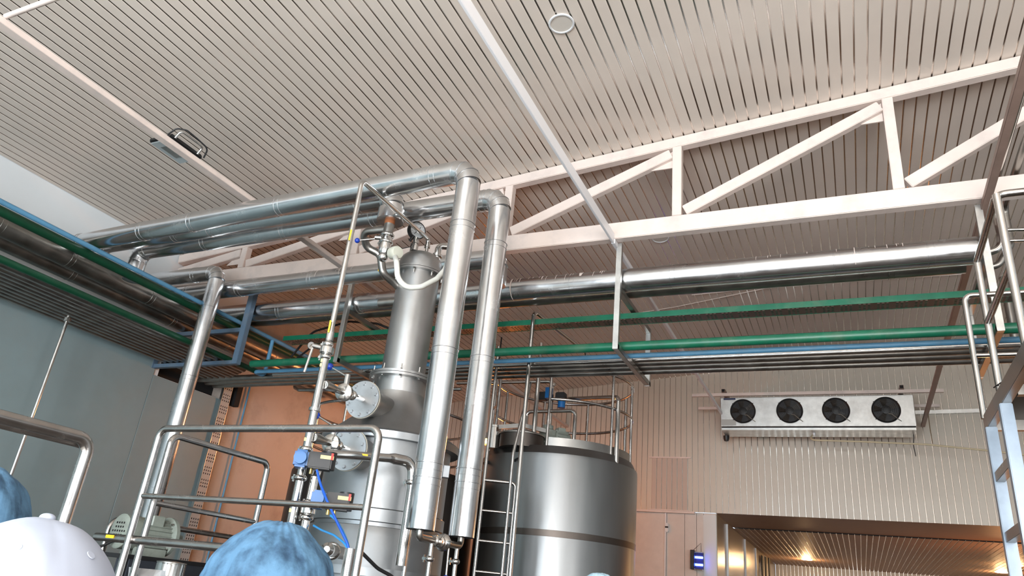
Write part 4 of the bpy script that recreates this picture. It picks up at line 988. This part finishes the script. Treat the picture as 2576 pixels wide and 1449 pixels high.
baro('front_bar', (-2.29, EY-.06, 5.045), (1.374, EY-.06, 5.045), .055, .05, M_TRUSS, t, bev=.003)
baro('rear_bar', (-2.30, 12.55, 4.985), (1.36, 12.55, 4.985), .05, .045, M_TRUSS, t, bev=.003)
for xx in (-1.78, .83): 
    b_ = baro('tie_bar', (xx, EY-.09, 5.11), (xx, 12.88, 5.11), .06, .06, M_BEAM, t, bev=.003)
    boxo('open_end', (xx-.024, EY-.093, 5.086), (xx+.024, EY-.088, 5.134), M_DARK, b_)
t = thing('galvanised_channel', 'dirty pale wall channel right of the cooling unit', 'channel', (1.6, 12.86, 4.8))
baro('channel', (1.0, 12.879, 4.965), (2.1, 12.879, 4.99), .04, .06, M_GALV, t)
q0 = aY(2046, 1090, 12.3)
t = thing('drain_hose', 'thin cream drain pipe running right from under the cooling unit', 'pipe', q0)
tube('pipe_run', [aY(2046, 1092, 12.25), aY(2036, 1107, 12.1), aY(2170, 1111, 12.1), aY(2330, 1118, 12.1), aY(2480, 1133, 12.1), aY(2640, 1152, 12.1)], .013, M_CREAMPIPE, t, .08)
lat('connector', [(.018, 0), (.022, .01), (.022, .07), (.016, .08)], aY(2048, 1096, 12.22), M_WPLAS, t, seg=14)
tube('tie_rope', [aY(2334, 1035, 12.1), aY(2340, 1080, 12.1), aY(2346, 1116, 12.1)], .006, mat('hemp', (.2, .14, .08), .9), t)
pd = aY(1827, 1092, 12.45); bm = bmesh.new(); lathe(bm, [(.05, 0), (.048, -.05), (.035, -.085), (0, -.095)], V((pd.x, 12.45, 4.482)), (0, 0, 1), 20); tag(new_obj('drain_trap', bm, M_BLACK), 'black rubber outlet under the left end of the cooling unit', 'drain')
tag(tube('hanging_cable', [aY(2296, 1078, 12.3), aY(2299, 1100, 12.3), aY(2298, 1120, 12.3), aY(2304, 1148, 12.3)], .006, M_BLACK, None, .03), 'short black wire dangling under the right end of the cooling unit', 'cable')

# ------------------------------------------------------------------ lower right: insect lamp, sensor, downlights, curtains
t = thing('insect_lamp', 'black framed insect killer lamp with glowing blue tubes', 'insect lamp', (-2.40, 12.8, 2.36))
bm = bmesh.new(); box(bm, (-2.49, 12.76, 2.36), (-2.425, 12.93, 2.66)); bmesh.ops.bevel(bm, geom=bm.edges[:], offset=.006, segments=1, affect='EDGES'); new_obj('housing', bm, M_BLACK, t, 30)
boxo('back_panel', (-2.425, 12.90, 2.37), (-2.30, 12.93, 2.63), mat('dark_grille', (.03, .03, .05), .4, .5), t)
boxo('bottom_tray', (-2.425, 12.80, 2.355), (-2.30, 12.93, 2.37), M_SS, t); boxo('top_plate', (-2.425, 12.82, 2.625), (-2.30, 12.93, 2.64), M_SSD, t)
for z_ in (2.44, 2.555): tube('blue_tube', [(-2.425, 12.87, z_), (-2.305, 12.87, z_)], .017, mat('uv_glow', (.05, .08, .9), .4, emit=(.05, .10, 1.0), estr=14), t)
tube('hanging_wire', [(-2.47, 12.90, 2.66), (-2.345, 12.94, 2.79), (-2.34, 12.92, 2.64)], .004, M_DARK, t)
t = thing('wall_sensor', 'small white dome sensor high on the cream wall', 'sensor', (-2.90, 12.9, 2.93))
boxo('body', (-2.945, 12.90, 2.93), (-2.885, 12.96, 3.08), M_WPLAS, t, .012); boxo('face', (-2.94, 12.896, 2.945), (-2.89, 12.902, 2.99), M_PAPER, t)
boxo('dark_lens', (-2.942, 12.895, 3.0), (-2.888, 12.901, 3.025), M_DARK, t)
for nm, p, lab in ((0, (-1.119, 20.53), 'glowing ceiling downlight at the left of the back room'), (1, (2.969, 20.4), 'glowing downlight at the right of the back room, lower of two by the ladder leg'), (2, (2.962, 18.57), 'glowing downlight at the right edge, upper of two by the ladder leg')):
    t = thing('downlight', lab, 'downlight', (p[0], p[1], LWALL-.05), 'downlights in the back room')
    lat('rim', [(.13, 0), (.135, .008), (.12, .012)], (p[0], p[1], LWALL-.024), M_WPLAS, t, (0, 0, -1), 32, cap=False)
    lat('lens', [(.12, .006), (.12, .010), (0, .011)], (p[0], p[1], LWALL-.024), mat('downlight_glow', (1, .9, .75), .5, emit=(1, .72, .40), estr=60), t, (0, 0, -1), 32)
t = thing('strip_curtain', 'dark strip curtain hanging by the left wall of the back room', 'curtain', (XO+.12, 19.4, 0))
for k in range(3): boxo('strip', (XO+.04+.05*k, 19.0+.28*k, .2), (XO+.06+.05*k, 19.26+.28*k, LWALL-.12), M_DARK, t)
bm = bmesh.new(); cyl(bm, (XO+.25, 21.0, 0), (XO+.25, 21.0, 2.75), .18, 20, .14); tag(new_obj('wrapped_duct', bm, M_DARK), 'dark wrapped bundle standing at the back left of the back room', 'duct')

# sodium lamp hung behind the tanks
lp = V((-4.95, 9.9, 3.80))
t = thing('hooded_lamp', 'orange glowing lamp under a hood behind the tank', 'lamp', lp)
lat('hood', [(.28, -.02), (.05, .14), (.04, .22)], lp, mat('hood_enamel', (.55, .52, .48), .4), t, seg=28)
lat('bulb', [(.01, -.05), (.07, -.03), (.08, .02), (.04, .08)], lp, mat('sodium_glow', (1, .6, .2), .5, emit=(1, .42, .08), estr=120), t, seg=20)
tube('stem', [lp+V((0, 0, .2)), V((lp.x, lp.y, zc(lp.x)))], .012, M_BLACK, t)

# ------------------------------------------------------------------ people
def skin_mesh(name, nodes, edges, m, parent, root=0, sub=2):
    me = bpy.data.meshes.new(name+'_cage'); org = ORG[parent]
    me.from_pydata([V(p)-org for p, r in nodes], edges, [])
    o = bpy.data.objects.new(name, me); COL.objects.link(o)
    sk = o.modifiers.new('skin', 'SKIN'); sk.use_smooth_shade = True
    lay = me.skin_vertices[0].data
    for i, (p, r) in enumerate(nodes):
        lay[i].radius = (r, r) if not isinstance(r, tuple) else r; lay[i].use_root = (i == root)
    sb = o.modifiers.new('sub', 'SUBSURF'); sb.levels = sub; sb.render_levels = sub
    bpy.context.view_layer.update()
    dg = bpy.context.evaluated_depsgraph_get()
    nm = bpy.data.meshes.new_from_object(o.evaluated_get(dg)); nm.name = name
    o.modifiers.clear(); o.data = nm; nm.materials.clear(); nm.materials.append(m)
    nm.polygons.foreach_set('use_smooth', [True]*len(nm.polygons))
    o.parent = parent; ORG[o] = org
    return o

def person(label, x, y, top, yaw, gear):
    """standing person seen from behind; yaw = heading (0 looks along +Y, positive turns right)"""
    t = thing('person', label, 'person', (x, y, 0))
    B = V((x, y, 0)); f = V((math.sin(yaw), math.cos(yaw), 0)); r = V((f.y, -f.x, 0)); h = top-.03
    P = lambda a, b, c: B + r*a + f*b + V((0, 0, c))
    hc = P(0, 0.0, h-.115)
    # body: one continuous surface with head, neck, arms, fingers and legs
    bm_nodes = [(P(0, -.01, h*.53), .115), (P(0, -.01, h*.62), .10), (P(0, -.015, h*.72), .115), (P(0, -.02, h*.80), .075), (P(0, -.012, h*.845), .052), (P(0, 0, h*.87), .055)]
    ed = [(0, 1), (1, 2), (2, 3), (3, 4), (4, 5)]
    for s in (-1, 1):
        i = len(bm_nodes)
        bm_nodes += [(P(s*.115, -.02, h*.795), .055), (P(s*.185, -.02, h*.785), .052), (P(s*.215, -.03, h*.63), .040), (P(s*.215, .03, h*.49), .027), (P(s*.213, .05, h*.465), .030), (P(s*.212, .055, h*.435), .030)]
        ed += [(3, i), (i, i+1), (i+1, i+2), (i+2, i+3), (i+3, i+4), (i+4, i+5)]
        for k, (du, ln) in enumerate(((-.028, .062), (-.009, .072), (.010, .068), (.028, .052))):
            j = len(bm_nodes); b_ = P(s*.212, .055+du, h*.428); e1_ = b_+V((0, 0, -ln*.55))-r*s*.004; e2_ = b_+V((0, 0, -ln))-r*s*.018
            bm_nodes += [(b_, .0088), (e1_, .0082), (e2_, .007)]; ed += [(i+5, j), (j, j+1), (j+1, j+2)]
        j = len(bm_nodes); bm_nodes += [(P(s*.200, .088, h*.452), .0095), (P(s*.192, .105, h*.430), .008)]; ed += [(i+4, j), (j, j+1)]
        i = len(bm_nodes)
        bm_nodes += [(P(s*.08, -.01, h*.47), .072), (P(s*.095, .0, h*.28), .056), (P(s*.10, -.02, h*.16), .050), (P(s*.10, -.02, .06), .036), (P(s*.105, .10, .03), .030)]
        ed += [(0, i), (i, i+1), (i+1, i+2), (i+2, i+3), (i+3, i+4)]
    body = skin_mesh('body', bm_nodes, ed, M_SKIN, t)
    # head joined into the body mesh
    bm = bmesh.new(); bm.from_mesh(body.data); off = -ORG[t]
    q = bmesh.ops.create_uvsphere(bm, u_segments=32, v_segments=24, radius=1)
    for v in q['verts']:
        c = v.co.copy(); a, b, z = c.x, c.y, c.z
        wz = .076 - .014*max(0, -z); wy = .096
        aa = a*wz; bb = b*wy; zz = z*.118
        if z < 0: bb += -.012*z*0; bb *= 1-.10*(-z)
        if b > .55:                                        # face: nose, brow, mouth, chin, eye sockets
            if abs(a) < .22 and -.42 < z < .12: bb += .022*(1-abs(a)/.22)*(1-abs(z+.20)/.34 if abs(z+.2) < .34 else 0)
            if .08 < z < .26: bb += .004
            if abs(abs(a)-.38) < .2 and -.08 < z < .12: bb -= .007
            if z < -.75: bb += .008
        if abs(a) > .93 and abs(z) < .3 and -.35 < b < .15: aa *= 1.16   # ears
        v.co = (hc + r*aa + f*bb + V((0, 0, zz))) + off
    bm.to_mesh(body.data); bm.free()
    body.data.polygons.foreach_set('use_smooth', [True]*len(body.data.polygons))
    for s in (-1, 1):
        bm = bmesh.new(); ball(bm, hc+r*s*.030+f*.082+V((0, 0, .004)), .0125); new_obj('eye', bm, M_EYE, body)
        bm = bmesh.new(); ball(bm, hc+r*s*.030+f*.0925+V((0, 0, .004)), .005, seg=10); new_obj('pupil', bm, M_HAIR, body)
    bm = bmesh.new(); bar(bm, hc-r*.024+f*.083-V((0, 0, .066)), hc+r*.024+f*.083-V((0, 0, .066)), .012, .010); bmesh.ops.bevel(bm, geom=bm.edges[:], offset=.003, segments=2, affect='EDGES'); new_obj('mouth', bm, mat('lips', (.30, .12, .10), .5), body)
    # coat, trousers, boots
    cn = [(P(0, -.01, h*.50), (.205, .165)), (P(0, -.01, h*.62), (.160, .130)), (P(0, -.018, h*.73), (.165, .125)), (P(0, -.02, h*.805), (.105, .085)), (P(0, -.015, h*.825), (.068, .066)), (P(0, -.01, h*.31), (.225, .18))]
    ce = [(0, 1), (1, 2), (2, 3), (3, 4), (0, 5)]
    for s in (-1, 1):
        i = len(cn); cn += [(P(s*.12, -.02, h*.798), .070), (P(s*.19, -.02, h*.785), .068), (P(s*.217, -.03, h*.63), .056), (P(s*.217, .03, h*.495), .044)]
        ce += [(3, i), (i, i+1), (i+1, i+2), (i+2, i+3)]
    skin_mesh('lab_coat', cn, ce, M_COAT, t)
    tn = [(P(0, -.01, h*.50), .09)]; te = []
    for s in (-1, 1):
        i = len(tn); tn += [(P(s*.085, -.01, h*.46), .085), (P(s*.095, .0, h*.28), .075), (P(s*.10, -.02, .065), .062)]; te += [(0, i), (i, i+1), (i+1, i+2)]
    skin_mesh('trousers', tn, te, M_TROUSERS, t)
    for s in (-1, 1): skin_mesh('boot', [(P(s*.10, -.03, .085), .05), (P(s*.102, -.03, .045), .045), (P(s*.106, .10, .04), .04)], [(0, 1), (1, 2)], M_SHOE, t)
    bm = bmesh.new(); q = bmesh.ops.create_uvsphere(bm, u_segments=28, v_segments=16, radius=1)
    bmesh.ops.delete(bm, geom=[v for v in bm.verts if v.co.z < -.35 or (v.co.y > .45 and v.co.z < .45)], context='VERTS')
    for v in bm.verts: c = v.co.copy(); v.co = hc + r*c.x*.084 + f*(c.y*.103-.004) + V((0, 0, c.z*.123+.004))
    new_obj('hair', bm, M_HAIR, t)
    if gear in ('net', 'palenet'):
        bm = bmesh.new(); q = bmesh.ops.create_uvsphere(bm, u_segments=128, v_segments=72, radius=1)
        bmesh.ops.delete(bm, geom=[v for v in bm.verts if v.co.z < -.62 or (v.co.y > .3 and v.co.z < -.05)], context='VERTS')
        for v in bm.verts:
            c = v.co.copy(); th = math.atan2(c.y, c.x)
            n_ = noise.noise(V((c.x*2.2+x*9, c.y*2.2, c.z*2.2)))*.055 + noise.noise(V((th*7+c.z*1.4, c.z*1.1, x*3+2)))*.030*(1-.5*max(0, c.z)) + noise.noise(V((c.x*9, c.y*9+x, c.z*9)))*.012
            pl = .010*math.sin(th*46+3*noise.noise(V((c.x*3, c.y*3, c.z*3))))*(1-max(0, c.z))**1.2
            k = 1+n_+pl
            if c.z < -.3: k *= 1-.55*(-.3-c.z)
            v.co = hc + r*c.x*.112*k + f*(c.y*.132*k-.012) + V((0, 0, (c.z*.128*k if c.z > 0 else c.z*.125)+.018))
        o = new_obj('hair_net', bm, M_NET if gear == 'net' else M_NETP, t, 80)
        o['label'] = 'puffy %s hair net' % ('blue' if gear == 'net' else 'pale blue')
        bm = bmesh.new(); sweep(bm, [hc+r*.094*math.cos(2*PI*k/40)+f*(.112*math.sin(2*PI*k/40)-.01)+V((0, 0, -.058+.035*math.sin(2*PI*k/40))) for k in range(40)], .006, 8, closed=True); new_obj('elastic_band', bm, M_NET if gear == 'net' else M_NETP, o)
    else:
        bm = bmesh.new(); q = bmesh.ops.create_uvsphere(bm, u_segments=72, v_segments=48, radius=1)
        bmesh.ops.delete(bm, geom=[v for v in bm.verts if v.co.z < -.22], context='VERTS')
        for v in bm.verts:
            c = v.co.copy(); th = math.atan2(c.y, c.x)
            seam = -.012*math.exp(-((th*3/PI - round(th*3/PI))/.05)**2)*(1-max(0, c.z)**6)
            k = 1+.022*noise.noise(V((c.x*2.4, c.y*2.4, c.z*2.4+5)))+seam*.6
            v.co = hc + r*c.x*.104*k + f*(c.y*.118*k-.006) + V((0, 0, c.z*.118*k+.032))
        o = new_obj('cap_crown', bm, M_CAPW, t, 80); o['label'] = 'white cotton cap crown'
        bm = bmesh.new(); ball(bm, hc-f*.006+V((0, 0, .150)), .009, (1, 1, .6)); new_obj('cap_button', bm, M_CAPW, o)
        for k in range(6):
            th = PI/6+k*PI/3; c = V((math.cos(th)*.72, math.sin(th)*.72, .70)); p = hc + r*c.x*.104 + f*(c.y*.118-.006) + V((0, 0, c.z*.118+.032)); n_ = (r*c.x+f*c.y+V((0, 0, c.z))).normalized()
            lat('eyelet', [(.0025, .0), (.0055, .0), (.005, .0008), (.003, .0008)], p, M_CAPW, o, n_, 14)
        bm = bmesh.new(); pts = []
        for k in range(17):
            a = PI*(k/16)*.84+PI*.08; i_ = hc + r*.100*math.cos(a) + f*(.112*math.sin(a)-.006) + V((0, 0, .012)); o_ = hc + r*.098*math.cos(a) + f*(.112*math.sin(a)+.075*math.sin(a)**.6) + V((0, 0, -.004-.012*math.sin(a))); pts.append((bm.verts.new(i_), bm.verts.new(o_)))
        for a, b in zip(pts, pts[1:]): bm.faces.new((a[0], b[0], b[1], a[1]))
        bmesh.ops.solidify(bm, geom=bm.faces[:], thickness=.003); new_obj('cap_brim', bm, M_CAPW, o)
    return t
def at_plan(deg, D): a = math.radians(deg); return D*math.sin(a), D*math.cos(a)
x, y = at_plan(-41.0, 1.37); person('person in a blue hair net seen from behind at the bottom middle', x, y, 1.685, -.55, 'net')
x, y = at_plan(-55.6, 1.06); person('person in a white cap seen from behind at the bottom left', x, y, 1.632, -.75, 'cap')
x, y = at_plan(-60.0, 1.70); person('person in a blue hair net at the left edge, behind the white cap', x, y, 1.738, -.7, 'net')
x, y = at_plan(-17.4, 4.0); person('distant person in a pale blue hair net, only the crown showing before the big tank', x, y, 1.775, -.2, 'palenet')

# ------------------------------------------------------------------ light
def area(name, loc, aim, sx, sy, power, color, spread=180):
    l = bpy.data.lights.new(name, 'AREA'); l.shape = 'RECTANGLE'; l.size = sx; l.size_y = sy; l.energy = power; l.color = color; l.spread = math.radians(spread)
    o = bpy.data.objects.new(name, l); COL.objects.link(o); o.location = loc
    o.rotation_euler = (V(aim)-V(loc)).to_track_quat('-Z', 'Z').to_euler(); return o
area('daylight_left_door', (-2.3, YF-.25, 2.1), (-2.3, 5, 2.1), 3.2, 4.1, 370, (.76, .90, 1.0))
area('daylight_right_door', (2.0, YF-.25, 2.1), (2.0, 5, 2.1), 3.6, 4.1, 430, (1.0, .965, .94))
area('side_fill_light', (XR+.22, -1.5, 2.2), (0, -1.5, 2.2), 6.0, 1.5, 300, (1.0, .95, .90))  # added fill from the unseen right side, brightens the ceiling
def point(name, loc, power, color, r=.1):
    l = bpy.data.lights.new(name, 'POINT'); l.energy = power; l.color = color; l.shadow_soft_size = r
    o = bpy.data.objects.new(name, l); COL.objects.link(o); o.location = loc; return o
l = bpy.data.lights.new('sodium_light', 'SPOT'); l.energy = 48; l.color = (1.0, .52, .24); l.shadow_soft_size = .12; l.spot_size = math.radians(150); l.spot_blend = .7
o = bpy.data.objects.new('sodium_light', l); COL.objects.link(o); o.location = lp+V((-.12, -.1, -.05)); o.rotation_euler = V((-.9, -.55, -.05)).to_track_quat('-Z', 'Y').to_euler()
point('sodium_glow_light', lp+V((0, 0, -.14)), 45, (1.0, .27, .045), .1)
for x, y in ((-1.119, 20.53), (2.969, 20.4), (2.962, 18.57)): point('downlight_light', (x, y, LWALL-.2), 14, (1.0, .62, .30), .1)
point('back_room_fill', (2.6, 15.2, 2.2), 22, (1.0, .40, .14), .3)  # added warm ambient fill, no lamp hangs here

w = bpy.data.worlds.new('World'); S.world = w; w.use_nodes = True
w.node_tree.nodes['Background'].inputs['Color'].default_value = (.75, .85, 1, 1); w.node_tree.nodes['Background'].inputs['Strength'].default_value = .6

# ------------------------------------------------------------------ camera
cam = bpy.data.cameras.new('Camera'); cam.sensor_fit = 'HORIZONTAL'; cam.sensor_width = 36; cam.lens = FPX*36/2576; cam.clip_start = .02; cam.clip_end = 200
co = bpy.data.objects.new('Camera', cam); COL.objects.link(co)
co.matrix_world = Matrix(((RT.x, UP.x, -FW.x, 0), (RT.y, UP.y, -FW.y, 0), (RT.z, UP.z, -FW.z, H), (0, 0, 0, 1)))
S.camera = co
S.view_settings.view_transform = 'Standard'; S.view_settings.look = 'None'; S.view_settings.gamma = 1; S.view_settings.use_curve_mapping = False
S.view_settings.exposure = 1.2
S.cycles.use_denoising = True
S.cycles.max_bounces = 8; S.cycles.diffuse_bounces = 4; S.cycles.glossy_bounces = 5; S.cycles.sample_clamp_indirect = 6
S.cycles.caustics_reflective = False
